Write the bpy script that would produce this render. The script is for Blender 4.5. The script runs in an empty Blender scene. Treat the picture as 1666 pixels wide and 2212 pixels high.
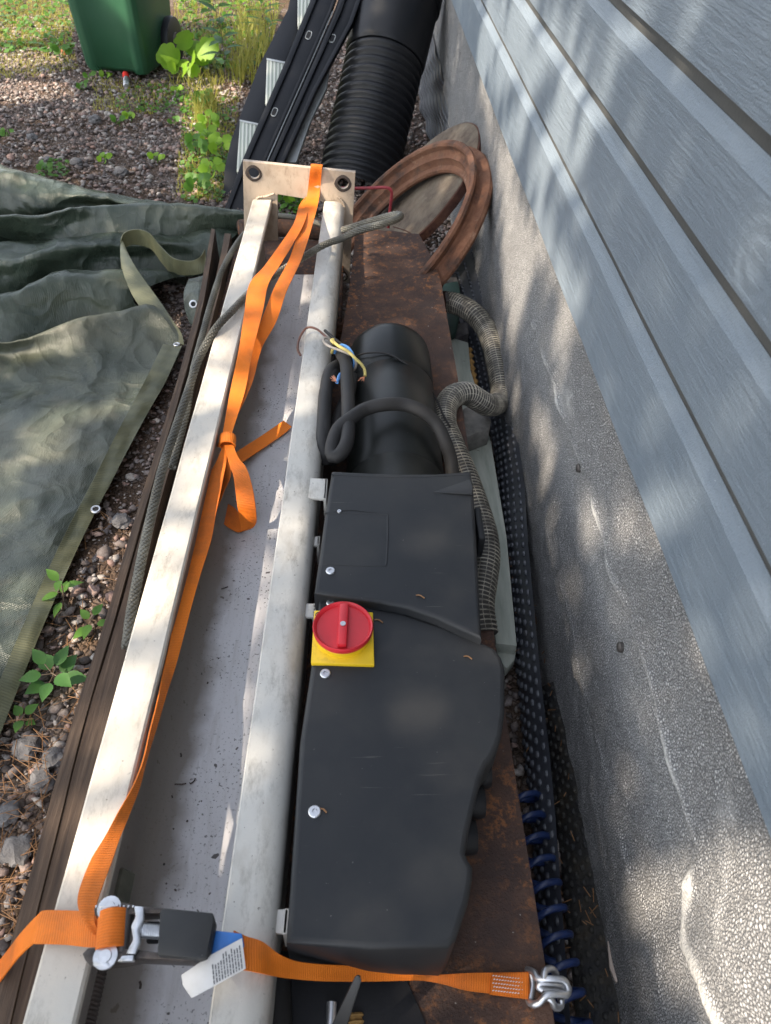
import bpy, bmesh, math, random
import numpy as np
from mathutils import Vector, Matrix, noise as mnoise
random.seed(7); rng = np.random.default_rng(7)
S = bpy.context.scene; COL = S.collection
PI = math.pi
V = Vector

# ------------------------------------------------------------ camera
HC = 1.3; FPX = 1597.0; IW, IH = 1666.0, 2212.0
def _rot():
    Yc = V((-56, 1626, -1597)).normalized(); N = V((-75, -(56*75+1597**2)/1626.0, -1597)).normalized()
    Z = -N; Z = (Z - Yc*Z.dot(Yc)).normalized(); X = Yc.cross(Z)
    return Matrix((X, Yc, Z))          # rows are the world axes seen from the camera
RW = _rot(); CAMP = V((0, 0, HC))
cd = bpy.data.cameras.new('camera'); cam = bpy.data.objects.new('camera', cd); COL.objects.link(cam)
cam.matrix_world = Matrix.Translation(CAMP) @ RW.to_4x4()
cd.sensor_fit = 'VERTICAL'; cd.sensor_height = 36; cd.sensor_width = 27.1
cd.lens = FPX/IH*36; cd.clip_start = .02; cd.clip_end = 300
cd.dof.use_dof = True; cd.dof.focus_distance = 1.45; cd.dof.aperture_fstop = 9
S.camera = cam

# ------------------------------------------------------------ light
SUN_DIR = V((.72, .30, -.80)).normalized()        # the way the light travels
elev = math.asin(-SUN_DIR.z); azim = math.atan2(-SUN_DIR.x, -SUN_DIR.y)
w = bpy.data.worlds.new('World'); S.world = w; w.use_nodes = True
nt = w.node_tree; bg = nt.nodes['Background']
sky = nt.nodes.new('ShaderNodeTexSky'); sky.sky_type = 'NISHITA'; sky.sun_disc = False
sky.sun_elevation = elev; sky.sun_rotation = azim
hs_ = nt.nodes.new('ShaderNodeHueSaturation'); hs_.inputs['Saturation'].default_value = .42; nt.links.new(sky.outputs[0], hs_.inputs['Color']); nt.links.new(hs_.outputs[0], bg.inputs[0]); bg.inputs[1].default_value = .15
sl = bpy.data.lights.new('sun', 'SUN'); sl.energy = 3.9; sl.angle = math.radians(.53); sl.color = (1, .86, .69)
sun = bpy.data.objects.new('sun', sl); COL.objects.link(sun)
sun.rotation_euler = SUN_DIR.to_track_quat('-Z', 'Y').to_euler(); sun.location = (-4, -2, 6)
S.view_settings.view_transform = 'Standard'; S.view_settings.look = 'None'
S.view_settings.exposure = 1.74; S.view_settings.gamma = 1
S.render.engine = 'CYCLES'

# ------------------------------------------------------------ pixel -> world
def ray(px, py): return RW @ V(((px-IW/2)/FPX, -(py-IH/2)/FPX, -1))
def at_z(px, py, z): d = ray(px, py); return CAMP + d*((z-HC)/d.z)
def at_x(px, py, x): d = ray(px, py); return CAMP + d*(x/d.x)
def at_y(px, py, y): d = ray(px, py); return CAMP + d*(y/d.y)
def at_p(px, py, P, N): d = ray(px, py); return CAMP + d*((P-CAMP).dot(N)/d.dot(N))

# ------------------------------------------------------------ shader helper
class Sh:
    def __init__(s, name):
        s.m = bpy.data.materials.new(name); s.m.use_nodes = True; s.t = s.m.node_tree
        s.p = s.t.nodes['Principled BSDF']; s.tc = s.t.nodes.new('ShaderNodeTexCoord'); s.out = s.t.nodes['Material Output']
    def _in(s, sock, v):
        if hasattr(v, 'is_linked') or isinstance(v, bpy.types.NodeSocket): s.t.links.new(v, sock)
        else:
            if isinstance(v, tuple) and len(v) == 3 and sock.type == 'RGBA': v = (*v, 1)
            sock.default_value = v
    def n(s, ty, props=None, **ins):
        nd = s.t.nodes.new('ShaderNode'+ty)
        for k, v in (props or {}).items(): setattr(nd, k, v)
        for k, v in ins.items():
            k = k.replace('_', ' ')
            s._in(nd.inputs[int(k[1:])] if k[0] == 'i' and k[1:].isdigit() else nd.inputs[k], v)
        return nd
    def co(s, scale=(1, 1, 1), src='Object', rot=(0, 0, 0)):
        return s.n('Mapping', None, Vector=s.tc.outputs[src], Scale=scale, Rotation=rot).outputs[0]
    def noise(s, sc, det=4, ro=.55, co=None, dist=0, col=False):
        nd = s.n('TexNoise', None, Vector=co or s.tc.outputs['Object'], Scale=sc, Detail=det, Roughness=ro, Distortion=dist)
        return nd.outputs[1 if col else 0]
    def vor(s, sc, co=None, feat='F1', out=0, rnd=1):
        return s.n('TexVoronoi', {'feature': feat}, Vector=co or s.tc.outputs['Object'], Scale=sc, Randomness=rnd).outputs[out]
    def wave(s, sc, co=None, dir='X', dist=0, prof='SIN'):
        return s.n('TexWave', {'bands_direction': dir, 'wave_profile': prof}, Vector=co or s.tc.outputs['Object'], Scale=sc, Distortion=dist).outputs[1]
    def ramp(s, f, st, interp='LINEAR'):
        nd = s.n('ValToRGB'); nd.color_ramp.interpolation = interp; s._in(nd.inputs[0], f); e = nd.color_ramp.elements
        while len(e) < len(st): e.new(.5)
        for q, (p, c) in zip(e, st):
            q.position = p; q.color = (*c, 1) if isinstance(c, tuple) else (c, c, c, 1)
        return nd.outputs[0]
    def mix(s, f, a, b, mode='MIX'):
        nd = s.n('Mix', {'data_type': 'RGBA', 'blend_type': mode}); s._in(nd.inputs[0], f); s._in(nd.inputs[6], a); s._in(nd.inputs[7], b)
        return nd.outputs[2]
    def ma(s, op, a, b=0.0, c=0.0):
        nd = s.n('Math', {'operation': op}); s._in(nd.inputs[0], a); s._in(nd.inputs[1], b); s._in(nd.inputs[2], c); return nd.outputs[0]
    def uv(s, sx=1, sy=1):
        return s.n('Mapping', None, Vector=s.tc.outputs['UV'], Scale=(sx, sy, 1)).outputs[0]
    def bump(s, h, st=.5, d=.002, nrm=None):
        nd = s.n('Bump', None, Height=h, Strength=st, Distance=d)
        if nrm: s._in(nd.inputs['Normal'], nrm)
        return nd.outputs[0]
    def fin(s, base, rough=.6, metal=0.0, nrm=None, spec=.5, coat=0):
        s._in(s.p.inputs['Base Color'], base); s._in(s.p.inputs['Roughness'], rough); s._in(s.p.inputs['Metallic'], metal)
        s.p.inputs['Specular IOR Level'].default_value = spec
        if nrm: s._in(s.p.inputs['Normal'], nrm)
        return s.m
MAT = {}
def simple(name, col, rough=.6, metal=0, var=.25, sc=30, bump=.2, spec=.5):
    s = Sh(name); f = s.noise(sc, 5); c = s.ramp(f, [(.3, tuple(x*(1-var) for x in col)), (.7, tuple(min(1, x*(1+var)) for x in col))])
    f2 = s.noise(sc*9, 3)
    MAT[name] = s.fin(c, s.ma('MULTIPLY_ADD', f, .25, rough-.12), metal, s.bump(f2, bump, .001), spec); return MAT[name]

def m_white(name, hi, mid, dirt, dark=(.05, .035, .025), speck=.74):
    s = Sh(name)
    big = s.noise(7, 5, .6); streak = s.noise(9, 5, .65, s.co((3, 1.2, 2))); sm = s.noise(160, 3, .6); chip = s.noise(46, 4, .7)
    c = s.mix(s.ramp(big, [(.4, 0.0), (.7, 1.0)]), hi, mid)
    c = s.mix(s.ramp(streak, [(.52, 0.0), (.8, .6)]), c, dirt)
    sp = s.ramp(sm, [(speck-.06, 0.0), (speck, .8)]); c = s.mix(sp, c, dark)
    ch = s.ramp(s.noise(23, 6, .75, dist=.6), [(.715, 0.0), (.735, 1.0)]); c = s.mix(ch, c, (.10, .045, .025))
    smu = s.ramp(s.noise(11, 6, .8, s.co((3, 1, 1))), [(.52, 0.0), (.72, .6)]); c = s.mix(smu, c, tuple(x*.45 for x in dirt))
    h = s.ma('SUBTRACT', s.noise(90, 4), s.ma('MULTIPLY', ch, 1.2))
    MAT[name] = s.fin(c, s.ma('MULTIPLY_ADD', big, .3, .3), 0, s.bump(h, .25, .0015)); return MAT[name]
m_white('cream paint', (.55, .495, .415), (.47, .45, .405), (.30, .25, .185))
m_white('white rail paint', (.55, .525, .47), (.47, .46, .43), (.27, .225, .17))
m_white('flange paint', (.47, .38, .29), (.39, .30, .22), (.20, .13, .08))

def m_trough():
    s = Sh('grey white trough paint')
    big = s.noise(5, 6, .6); c = s.ramp(big, [(.3, (.72, .70, .69)), (.5, (.81, .80, .81)), (.7, (.86, .85, .865))])
    st = s.ramp(s.noise(16, 6, .7, s.co((6, .8, 1))), [(.5, 0.0), (.8, .8)]); c = s.mix(s.ma('MULTIPLY', st, .55), c, (.46, .43, .39))
    cl = s.ramp(s.noise(9, 4, .6), [(.42, 0.0), (.62, 1.0)])
    sp = s.ramp(s.noise(230, 3, .65), [(.6, 0.0), (.66, 1.0)]); sp = s.ma('MULTIPLY', sp, s.ma('MULTIPLY_ADD', cl, .8, .15)); c = s.mix(sp, c, (.045, .038, .035))
    sp2 = s.ramp(s.noise(70, 2, .5), [(.715, 0.0), (.735, .9)]); c = s.mix(sp2, c, (.05, .035, .03))
    sc = s.ramp(s.noise(30, 2, .5, s.co((14, .6, 1), rot=(0, 0, .12))), [(.73, 0.0), (.75, .6)]); c = s.mix(sc, c, (.5, .49, .48))
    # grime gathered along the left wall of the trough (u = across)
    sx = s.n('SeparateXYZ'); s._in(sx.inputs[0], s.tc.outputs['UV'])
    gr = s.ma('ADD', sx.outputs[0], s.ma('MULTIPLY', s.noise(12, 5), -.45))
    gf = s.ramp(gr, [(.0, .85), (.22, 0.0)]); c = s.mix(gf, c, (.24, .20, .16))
    MAT['trough'] = s.fin(c, .45, 0, s.bump(s.noise(120, 4), .2, .001))
m_trough()

def m_rust(name, a, b, c3, dark, sc=10, spots=True, rough=.85):
    s = Sh(name); f = s.noise(sc, 8, .68); c = s.ramp(f, [(.3, dark), (.45, a), (.6, b), (.75, c3)])
    if not spots:
        bk = s.ramp(s.noise(4.5, 6, .65), [(.54, 0.0), (.62, .9)]); c = s.mix(bk, c, tuple(x*.9 for x in dark)); lt = s.ramp(s.noise(13, 6, .75), [(.58, 0.0), (.7, .7)]); c = s.mix(lt, c, c3)
    if spots:
        sp = s.ramp(s.noise(sc*6, 6, .75), [(.52, 0.0), (.62, .85)]); sp = s.ma('MULTIPLY', sp, s.ramp(s.noise(5, 3), [(.35, .1), (.55, 1.0)]))
        c = s.mix(sp, c, c3)
        wt = s.ramp(s.noise(130, 2, .5), [(.75, 0.0), (.77, .7)]); c = s.mix(wt, c, (.4, .37, .34))
    h = s.ma('ADD', s.noise(sc*8, 8, .7), s.ma('MULTIPLY', s.noise(sc*30, 3), .5))
    MAT[name] = s.fin(c, rough, .0, s.bump(h, .9, .005 if not spots else .0035), .25)
m_rust('dark rusty plate', (.062, .040, .033), (.092, .054, .040), (.26, .11, .045), (.046, .033, .030))
m_rust('orange cast rust', (.15, .070, .042), (.23, .115, .070), (.36, .235, .165), (.045, .034, .030), 9, False)
m_rust('lid rust', (.13, .10, .075), (.17, .14, .105), (.24, .20, .155), (.07, .05, .038), 14, False)
m_rust('dark edge rust', (.07, .03, .022), (.10, .045, .03), (.16, .07, .04), (.03, .015, .012), 12, False)

def m_plastic(name, col, dust, amt=.5, rough=.42):
    s = Sh(name); f = s.noise(4, 7, .62); f2 = s.ramp(f, [(.42, 0.0), (.8, amt)]); c = s.mix(f2, col, dust)
    sc = s.ramp(s.noise(8, 3, .6, s.co((1, 22, 1), rot=(0, 0, .6))), [(.70, 0.0), (.74, .25)]); c = s.mix(sc, c, tuple(min(1, x*2.2) for x in dust))
    sc = s.ramp(s.noise(210, 2), [(.775, 0.0), (.79, .5)]); c = s.mix(sc, c, (.28, .26, .24))
    MAT[name] = s.fin(c, s.ma('MULTIPLY_ADD', f, .35, rough-.15), 0, s.bump(s.noise(420, 2), .12, .0006), .32)
m_plastic('black moulded plastic', (.0165, .018, .0205), (.075, .070, .062), .5, .5)
m_plastic('black motor paint', (.005, .0062, .006), (.03, .03, .024), .3, .36)
m_plastic('black pipe plastic', (.007, .0075, .0095), (.03, .029, .027), .3, .42)
m_plastic('cable rubber', (.022, .021, .021), (.075, .066, .055), .5, .6)
m_plastic('ladder paint', (.005, .006, .009), (.018, .018, .02), .3, .42)
simple('dark gap', (.012, .012, .014), .8)
simple('old dark plastic', (.028, .031, .038), .5)
simple('red plastic', (.52, .018, .028), .42, var=.15, sc=12)
def m_yellow():
    s = Sh('yellow plastic'); f = s.ramp(s.noise(30, 6, .7), [(.55, 0.0), (.8, .7)]); MAT['yellow'] = s.fin(s.mix(f, (.72, .47, .012), (.12, .075, .02)), .45)
m_yellow()
simple('galvanised steel', (.55, .56, .58), .38, .9, sc=40)
simple('dark steel', (.10, .09, .085), .5, .7, sc=40)
simple('oily dark metal', (.06, .05, .045), .35, .6, sc=90, var=.6, bump=.6)
simple('rusty dark steel', (.06, .045, .038), .75, .2, sc=30, var=.5)
simple('olive nut steel', (.085, .085, .065), .55, .5, sc=40, var=.4)
simple('copper strands', (.65, .27, .15), .4, .8, sc=80)
simple('blue insulation', (.10, .28, .60), .45, sc=40)
simple('brown insulation', (.14, .06, .04), .5, sc=40)
simple('grey insulation', (.26, .23, .20), .5, sc=40)
simple('yellow insulation', (.50, .40, .12), .5, sc=40, var=.4)
simple('blue sleeve', (.03, .17, .52), .45, var=.12)
simple('blue hose', (.014, .03, .10), .35, var=.3)
simple('red paint', (.30, .035, .045), .5, sc=60, var=.45)
simple('label print', (.06, .06, .065), .7)
simple('concrete', (.22, .21, .19), .9, sc=60, var=.25, bump=.6)
simple('ochre edge', (.30, .17, .05), .9, sc=60, var=.4)
simple('terracotta', (.42, .13, .05), .8, sc=20)
simple('pale chip', (.38, .31, .26), .9, sc=20, var=.15)
simple('print white', (.5, .5, .5), .6)
simple('cloth green', (.03, .06, .045), .6, sc=14, var=.5)
simple('bark', (.10, .075, .05), .9, sc=20, var=.4)
simple('red tap', (.62, .03, .02), .4)
simple('aluminium', (.40, .41, .40), .45, .55, sc=30, var=.15)
simple('rope fibre', (.62, .62, .60), .6)

def m_label():
    s = Sh('label paper'); c = s.ramp(s.noise(16, 5, .6), [(.4, (.62, .60, .57)), (.62, (.52, .49, .45)), (.75, (.33, .29, .25))]); MAT['label'] = s.fin(c, .6)
m_label()
def m_strap():
    s = Sh('orange webbing'); v = s.uv(1, 1)
    wv = s.wave(9.5*11, v, 'Y', 0, 'SIN'); weave = s.ma('MULTIPLY', s.wave(13, v, 'X'), .35)
    dirt = s.ramp(s.noise(8, 7, .75), [(.46, 0.0), (.75, .75)])
    c = s.mix(s.ramp(s.noise(4, 3), [(.35, 0.0), (.65, 1.0)]), (.80, .20, .012), (.66, .145, .008))
    c = s.mix(s.ramp(wv, [(0, .30), (.35, 0.0)]), c, (.36, .07, .006)); c = s.mix(dirt, c, (.24, .085, .022))
    sp = s.ramp(s.noise(35, 5, .7), [(.68, 0.0), (.76, .65)]); c = s.mix(sp, c, (.07, .045, .03))
    MAT['strap'] = s.fin(c, .62, 0, s.bump(s.ma('ADD', wv, weave), .45, .0012), .35)
m_strap()
def m_siding():
    s = Sh('grey blue painted siding')
    gr = s.noise(34, 6, .62, s.co((1, .10, 1.9)), .8); fine = s.noise(150, 4, .6, s.co((1, .14, 1)))
    big = s.noise(2.2, 4); c = s.ramp(big, [(.35, (.122, .153, .186)), (.65, (.150, .183, .216))])
    c = s.mix(s.ramp(gr, [(.55, 0.0), (.75, .35)]), c, (.122, .15, .178))
    sp = s.ramp(s.noise(200, 2), [(.76, 0.0), (.775, .7)]); c = s.mix(sp, c, (.45, .47, .48))
    kn = s.vor(2.3, s.co((1, .8, 1)), 'F1', 0); knr = s.wave(60, None, 'X'); 
    kr = s.ma('MULTIPLY', s.ramp(kn, [(.0, 1.0), (.16, 0.0)]), s.ma('SINE', s.ma('MULTIPLY', kn, 170.0)))
    h = s.ma('ADD', s.ma('ADD', gr, s.ma('MULTIPLY', fine, .6)), s.ma('MULTIPLY', kr, .35))
    rg = s.noise(5, 3)
    h = s.ma('ADD', h, s.ma('MULTIPLY', s.noise(420, 2), .5))
    MAT['siding'] = s.fin(c, s.ma('MULTIPLY_ADD', rg, .25, .40), 0, s.bump(h, .6, .004), .5)
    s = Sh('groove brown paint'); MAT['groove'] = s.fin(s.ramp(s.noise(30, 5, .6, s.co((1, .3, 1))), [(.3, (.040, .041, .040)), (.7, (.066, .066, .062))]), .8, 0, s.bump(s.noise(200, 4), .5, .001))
m_siding()
def m_plinth():
    s = Sh('grey beaded plaster')
    wc = s.n('VectorMath', {'operation': 'ADD'}); s._in(wc.inputs[0], s.tc.outputs['Object'])
    q = s.n('VectorMath', {'operation': 'SCALE'}); s._in(q.inputs[0], s.noise(60, 3, col=True)); q.inputs[3].default_value = .0022; s._in(wc.inputs[1], q.outputs[0])
    e = s.vor(255, wc.outputs[0], 'DISTANCE_TO_EDGE'); cells = s.ramp(e, [(.02, 0.0), (.10, .45), (.34, 1.0)])
    sm = s.ramp(s.noise(4.5, 5, .6, s.co((1, .6, 1), rot=(.6, 0, 0))), [(.65, 0.0), (.73, .8)])      # trowelled smooth patches
    sa_ = s.n('Attribute'); sa_.attribute_name = 'seam'; sm = s.ma('MAXIMUM', sm, sa_.outputs['Fac'])
    cells2 = s.mix(sm, cells, s.ramp(s.noise(180, 4), [(.3, .6), (.6, .95)]))
    big = s.noise(3, 5); c = s.ramp(big, [(.3, (.40, .397, .395)), (.7, (.48, .476, .47))]); c = s.mix(s.ma('MULTIPLY', sm, .8), c, (.37, .36, .34))
    c = s.mix(s.ramp(cells2, [(.0, .88), (.85, 0.0)]), c, (.085, .085, .088))
    rs = s.ramp(s.noise(16, 6, .75), [(.72, 0.0), (.76, .8)]); c = s.mix(rs, c, (.22, .09, .03))
    bk = s.ramp(s.noise(10, 6, .7), [(.70, 0.0), (.74, .7)]); c = s.mix(bk, c, (.07, .06, .055))
    h = s.ma('ADD', s.ma('MULTIPLY', cells2, 1.2), s.ma('ADD', s.ma('MULTIPLY', s.noise(30, 5), .7), s.ma('MULTIPLY', s.noise(9, 4), .7)))
    MAT['plinth'] = s.fin(c, .9, 0, s.bump(h, .9, .0045), .2)
m_plinth()
def m_membrane():
    s = Sh('dark blue grey dimpled plastic'); c = s.ramp(s.noise(6, 5), [(.35, (.040, .044, .055)), (.7, (.070, .076, .088))])
    c = s.mix(s.ramp(s.noise(14, 6, .7), [(.58, 0.0), (.8, .5)]), c, (.085, .075, .065))
    MAT['membrane'] = s.fin(c, .45, 0, s.bump(s.noise(200, 3), .15, .001), .6)
    s = Sh('soiled plastic'); c = s.ramp(s.noise(22, 6, .7), [(.35, (.014, .015, .018)), (.55, (.028, .026, .022)), (.75, (.06, .045, .028))])
    MAT['soiled'] = s.fin(c, .6, 0, s.bump(s.noise(80, 6, .7), .8, .006), .4)
m_membrane()
def m_tarp():
    s = Sh('woven green tarpaulin')
    crease = s.n('TexNoise', {'noise_type': 'RIDGED_MULTIFRACTAL'}, Vector=s.co((1, 1, 1)), Scale=5.5, Detail=6, Roughness=.5).outputs[0]
    big = s.noise(2.6, 5, .6); c = s.ramp(big, [(.3, (.028, .038, .028)), (.5, (.050, .060, .042)), (.7, (.085, .085, .058))])
    thr = s.noise(40, 4, .6, s.co((14, 1.4, 1), rot=(0, 0, .35))); c = s.mix(s.ramp(thr, [(.42, 0.0), (.75, .4)]), c, (.115, .12, .085))
    sp = s.ramp(s.noise(9, 6, .7), [(.6, 0.0), (.8, .6)]); c = s.mix(sp, c, (.11, .085, .055))
    wv = s.wave(90, s.co((1, 1, 1), rot=(0, 0, .35)), 'Y', 1.5); wv2 = s.wave(90, s.co((1, 1, 1), rot=(0, 0, .35)), 'X', 1.5)
    h = s.ma('ADD', s.ma('MULTIPLY', s.ma('ADD', wv, wv2), .03), s.ma('ADD', s.ma('MULTIPLY', thr, .12), s.ma('MULTIPLY', s.noise(17, 4, .5, dist=.5), .3)))
    wc = s.n('VectorMath', {'operation': 'ADD'}); s._in(wc.inputs[0], s.tc.outputs['Object']); q = s.n('VectorMath', {'operation': 'SCALE'}); s._in(q.inputs[0], s.noise(3, 3, col=True)); q.inputs[3].default_value = .25; s._in(wc.inputs[1], q.outputs[0])
    ab = lambda sc, d, k: s.ma('MULTIPLY', s.ma('ABSOLUTE', s.ma('SUBTRACT', s.noise(sc, d, .45, wc.outputs[0]), .5)), k)
    cr = s.ma('ADD', s.ma('ADD', ab(3.2, 1.5, -3.2), ab(8, 1.5, -1.9)), s.ma('ADD', ab(19, 1, -.25), ab(5.3, 0, -2.2)))
    h = s.ma('ADD', s.ma('ADD', h, s.ma('MULTIPLY', s.noise(60, 3, .5, dist=.6), .12)), s.ma('MULTIPLY', cr, 1.6))
    MAT['tarp'] = s.fin(c, s.ma('MULTIPLY_ADD', s.noise(7, 4), .3, .13), 0, s.bump(h, 1.0, .012), .5)
    MAT['tarp fold'] = MAT['tarp'].copy(); MAT['tarp fold'].name = 'tarpaulin fold shade'  # greener copy for the folds, darkened so their shade sits in the colour
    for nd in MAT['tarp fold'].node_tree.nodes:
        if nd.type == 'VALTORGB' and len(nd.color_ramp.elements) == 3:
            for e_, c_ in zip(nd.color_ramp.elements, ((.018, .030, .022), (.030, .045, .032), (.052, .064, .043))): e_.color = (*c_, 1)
    s = Sh('tarpaulin hem'); wv = s.wave(9, s.uv(), 'Y', .6)
    c = s.ramp(s.noise(5, 5), [(.3, (.07, .078, .045)), (.7, (.19, .185, .10))]); c = s.mix(s.ma('MULTIPLY', wv, .2), c, (.04, .05, .03))
    h2 = s.ma('ADD', s.wave(55, s.uv(), 'Y', .6), s.noise(60, 4))
    MAT['hem'] = s.fin(c, .42, 0, s.bump(h2, .35, .002), .5)
m_tarp()
def m_hose():
    s = Sh('grey meshed suction hose')
    u = s.wave(1.9, s.uv(1, 1), 'X'); v = s.wave(16, s.uv(1, 1), 'Y'); v2 = s.wave(49, s.uv(1, 1), 'Y')
    l1 = s.ramp(s.wave(.377, s.uv(), 'X', .3), [(.955, 0.0), (.985, 1.0)]); l2 = s.ramp(s.wave(37, s.uv(), 'Y', .3), [(.86, 0.0), (.95, 1.0)])
    ln = s.ma('MULTIPLY', s.ma('MAXIMUM', l1, l2), s.ramp(s.noise(40, 3), [(.35, .2), (.6, .95)]))
    c = s.ramp(s.noise(14, 5), [(.3, (.038, .035, .031)), (.7, (.072, .066, .057))]); c = s.mix(ln, c, (.40, .37, .30))
    MAT['hose'] = s.fin(c, .5, 0, s.bump(s.noise(120, 3), .3, .001), .4)
m_hose()
def m_rope():
    s = Sh('greased wire rope'); c = s.ramp(s.noise(6, 5), [(.32, (.035, .036, .033)), (.52, (.13, .122, .10)), (.68, (.29, .27, .215))])
    MAT['rope'] = s.fin(c, .45, .5, s.bump(s.wave(60, s.uv(1, 1), 'Y', 0), .6, .0015))
m_rope()
def m_wood():
    s = Sh('weathered dark lath'); g = s.noise(20, 6, .65, s.co((6, .25, 3))); c = s.ramp(g, [(.3, (.045, .03, .022)), (.55, (.085, .056, .038)), (.75, (.16, .11, .075))])
    MAT['lath'] = s.fin(c, .8, 0, s.bump(g, .7, .003), .3)
    s = Sh('pale green painted board'); g = s.noise(10, 5, .6, s.co((5, .6, 3))); c = s.ramp(g, [(.35, (.30, .33, .28)), (.6, (.42, .44, .38)), (.8, (.47, .48, .44))])
    c = s.mix(s.ramp(s.noise(22, 5, .7), [(.66, 0.0), (.74, .8)]), c, (.10, .08, .06)); MAT['board'] = s.fin(c, .75, 0, s.bump(g, .5, .002), .3)
m_wood()
def m_tread():
    s = Sh('ribbed aluminium tread'); wv = s.wave(20, s.co(), 'X'); c = s.mix(s.ramp(wv, [(.3, 0.0), (.7, 1.0)]), (.30, .33, .28), (.52, .53, .47))
    MAT['tread'] = s.fin(c, .55, .3, s.bump(wv, .6, .003))
m_tread()
def m_bin():
    s = Sh('green bin plastic'); c = s.ramp(s.noise(2.5, 5), [(.35, (.016, .070, .034)), (.7, (.026, .092, .046))])
    c = s.mix(s.ramp(s.noise(5, 6, .7), [(.6, 0.0), (.85, .35)]), c, (.10, .15, .09)); MAT['bin'] = s.fin(c, .42, 0, s.bump(s.noise(90, 3), .12, .001))
m_bin()
def m_leaf(name, a, b, tr=.35):
    s = Sh(name); c = s.ramp(s.noise(9, 4), [(.3, a), (.7, b)]); s.fin(c, .5, 0, s.bump(s.noise(120, 4), .4, .001), .35)
    t = s.n('BsdfTranslucent'); s._in(t.inputs[0], s.mix(.6, c, tuple(min(1, x*1.7) for x in b))); mx = s.n('MixShader'); mx.inputs[0].default_value = tr
    s.t.links.new(s.p.outputs[0], mx.inputs[1]); s.t.links.new(t.outputs[0], mx.inputs[2]); s.t.links.new(mx.outputs[0], s.out.inputs[0]); MAT[name] = s.m
m_leaf('leaf green', (.045, .12, .018), (.11, .24, .03)); m_leaf('leaf lime', (.13, .27, .02), (.26, .42, .035), .45)
m_leaf('leaf dark', (.025, .085, .018), (.06, .16, .03)); m_leaf('grass blade', (.14, .17, .025), (.40, .36, .08), .4)
m_leaf('canopy leaf', (.04, .08, .015), (.08, .14, .03), .12); m_leaf('dry needle', (.16, .08, .035), (.34, .18, .08), .1)
simple('twig', (.10, .07, .045), .8)
def m_ground():
    s = Sh('gravelly soil'); e = s.vor(75, None, 'F1', 1); d = s.vor(75, None, 'DISTANCE_TO_EDGE'); 
    sx = s.n('SeparateColor'); s._in(sx.inputs[0], e)
    c = s.ramp(sx.outputs[0], [(.0, (.09, .072, .062)), (.35, (.21, .165, .14)), (.7, (.32, .25, .21)), (1, (.38, .35, .34))])
    c = s.mix(s.ramp(d, [(.0, .9), (.12, 0.0)]), c, (.035, .026, .02))
    soil = s.ramp(s.noise(60, 8, .75), [(.3, (.045, .03, .02)), (.7, (.19, .125, .085))])
    c = s.mix(s.ramp(s.noise(2.2, 6, .6), [(.36, 0.0), (.55, .9)]), c, soil)
    h = s.ma('ADD', s.ramp(d, [(0, 0.0), (.25, 1.0)]), s.noise(150, 6, .7))
    MAT['ground'] = s.fin(c, .95, 0, s.bump(h, .9, .008), .15)
    s = Sh('gravel stone'); a = s.n('Attribute'); a.attribute_name = 'rnd'
    c = s.ramp(a.outputs['Fac'], [(0, (.08, .07, .068)), (.2, (.19, .165, .16)), (.45, (.30, .25, .225)), (.62, (.40, .26, .215)), (.8, (.33, .305, .29)), (1, (.55, .50, .45))])
    c = s.mix(s.ramp(s.noise(110, 5, .7), [(.4, .55), (.65, 0.0)]), c, (.09, .065, .05))
    MAT['stone'] = s.fin(c, .9, 0, s.bump(s.noise(200, 5, .7), .6, .003), .2)
    s = Sh('rough grey rock'); c = s.ramp(s.noise(14, 8, .7), [(.3, (.07, .068, .07)), (.55, (.19, .18, .175)), (.75, (.33, .31, .29))]); MAT['rock'] = s.fin(c, .9, 0, s.bump(s.noise(40, 8, .7), 1, .008), .2)
m_ground()

# ------------------------------------------------------------ object helpers
def tag(o, label=None, cat=None, group=None, kind=None):
    for k, v in (('label', label), ('category', cat), ('group', group), ('kind', kind)):
        if v: o[k] = v
    return o
def thing(name, label, cat, loc=(0, 0, 0), group=None):
    o = bpy.data.objects.new(name, None); COL.objects.link(o); o.location = loc; o.empty_display_size = .05
    return tag(o, label, cat, group)
def wpos(o):
    p = V(o.location)
    while o.parent: o = o.parent; p = p + V(o.location)
    return p
def obj(name, geo, mats, parent=None, smooth=True, loc=None, angle=40):
    """geo: bmesh or (verts, faces) in WORLD coordinates; links it as one mesh object"""
    me = bpy.data.meshes.new(name)
    if isinstance(geo, tuple): me.from_pydata([tuple(v) for v in geo[0]], [], geo[1])
    elif isinstance(geo, bmesh.types.BMesh): geo.to_mesh(me); geo.free()
    else: me = geo
    if loc is None:
        if parent is not None: loc = wpos(parent)
        else:
            n = len(me.vertices); c = np.empty(n*3); me.vertices.foreach_get('co', c); c = c.reshape(-1, 3)
            loc = V(((c[:, 0].min()+c[:, 0].max())/2, (c[:, 1].min()+c[:, 1].max())/2, c[:, 2].min()))
    me.transform(Matrix.Translation(-V(loc)))
    for m in (mats if isinstance(mats, (list, tuple)) else [mats]): me.materials.append(MAT[m])
    if smooth:
        me.shade_smooth()
        try: me.set_sharp_from_angle(angle=math.radians(angle))
        except Exception: pass
    o = bpy.data.objects.new(name, me); COL.objects.link(o)
    if parent is not None: o.parent = parent; o.location = V(loc)-wpos(parent)
    else: o.location = loc
    return o
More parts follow.
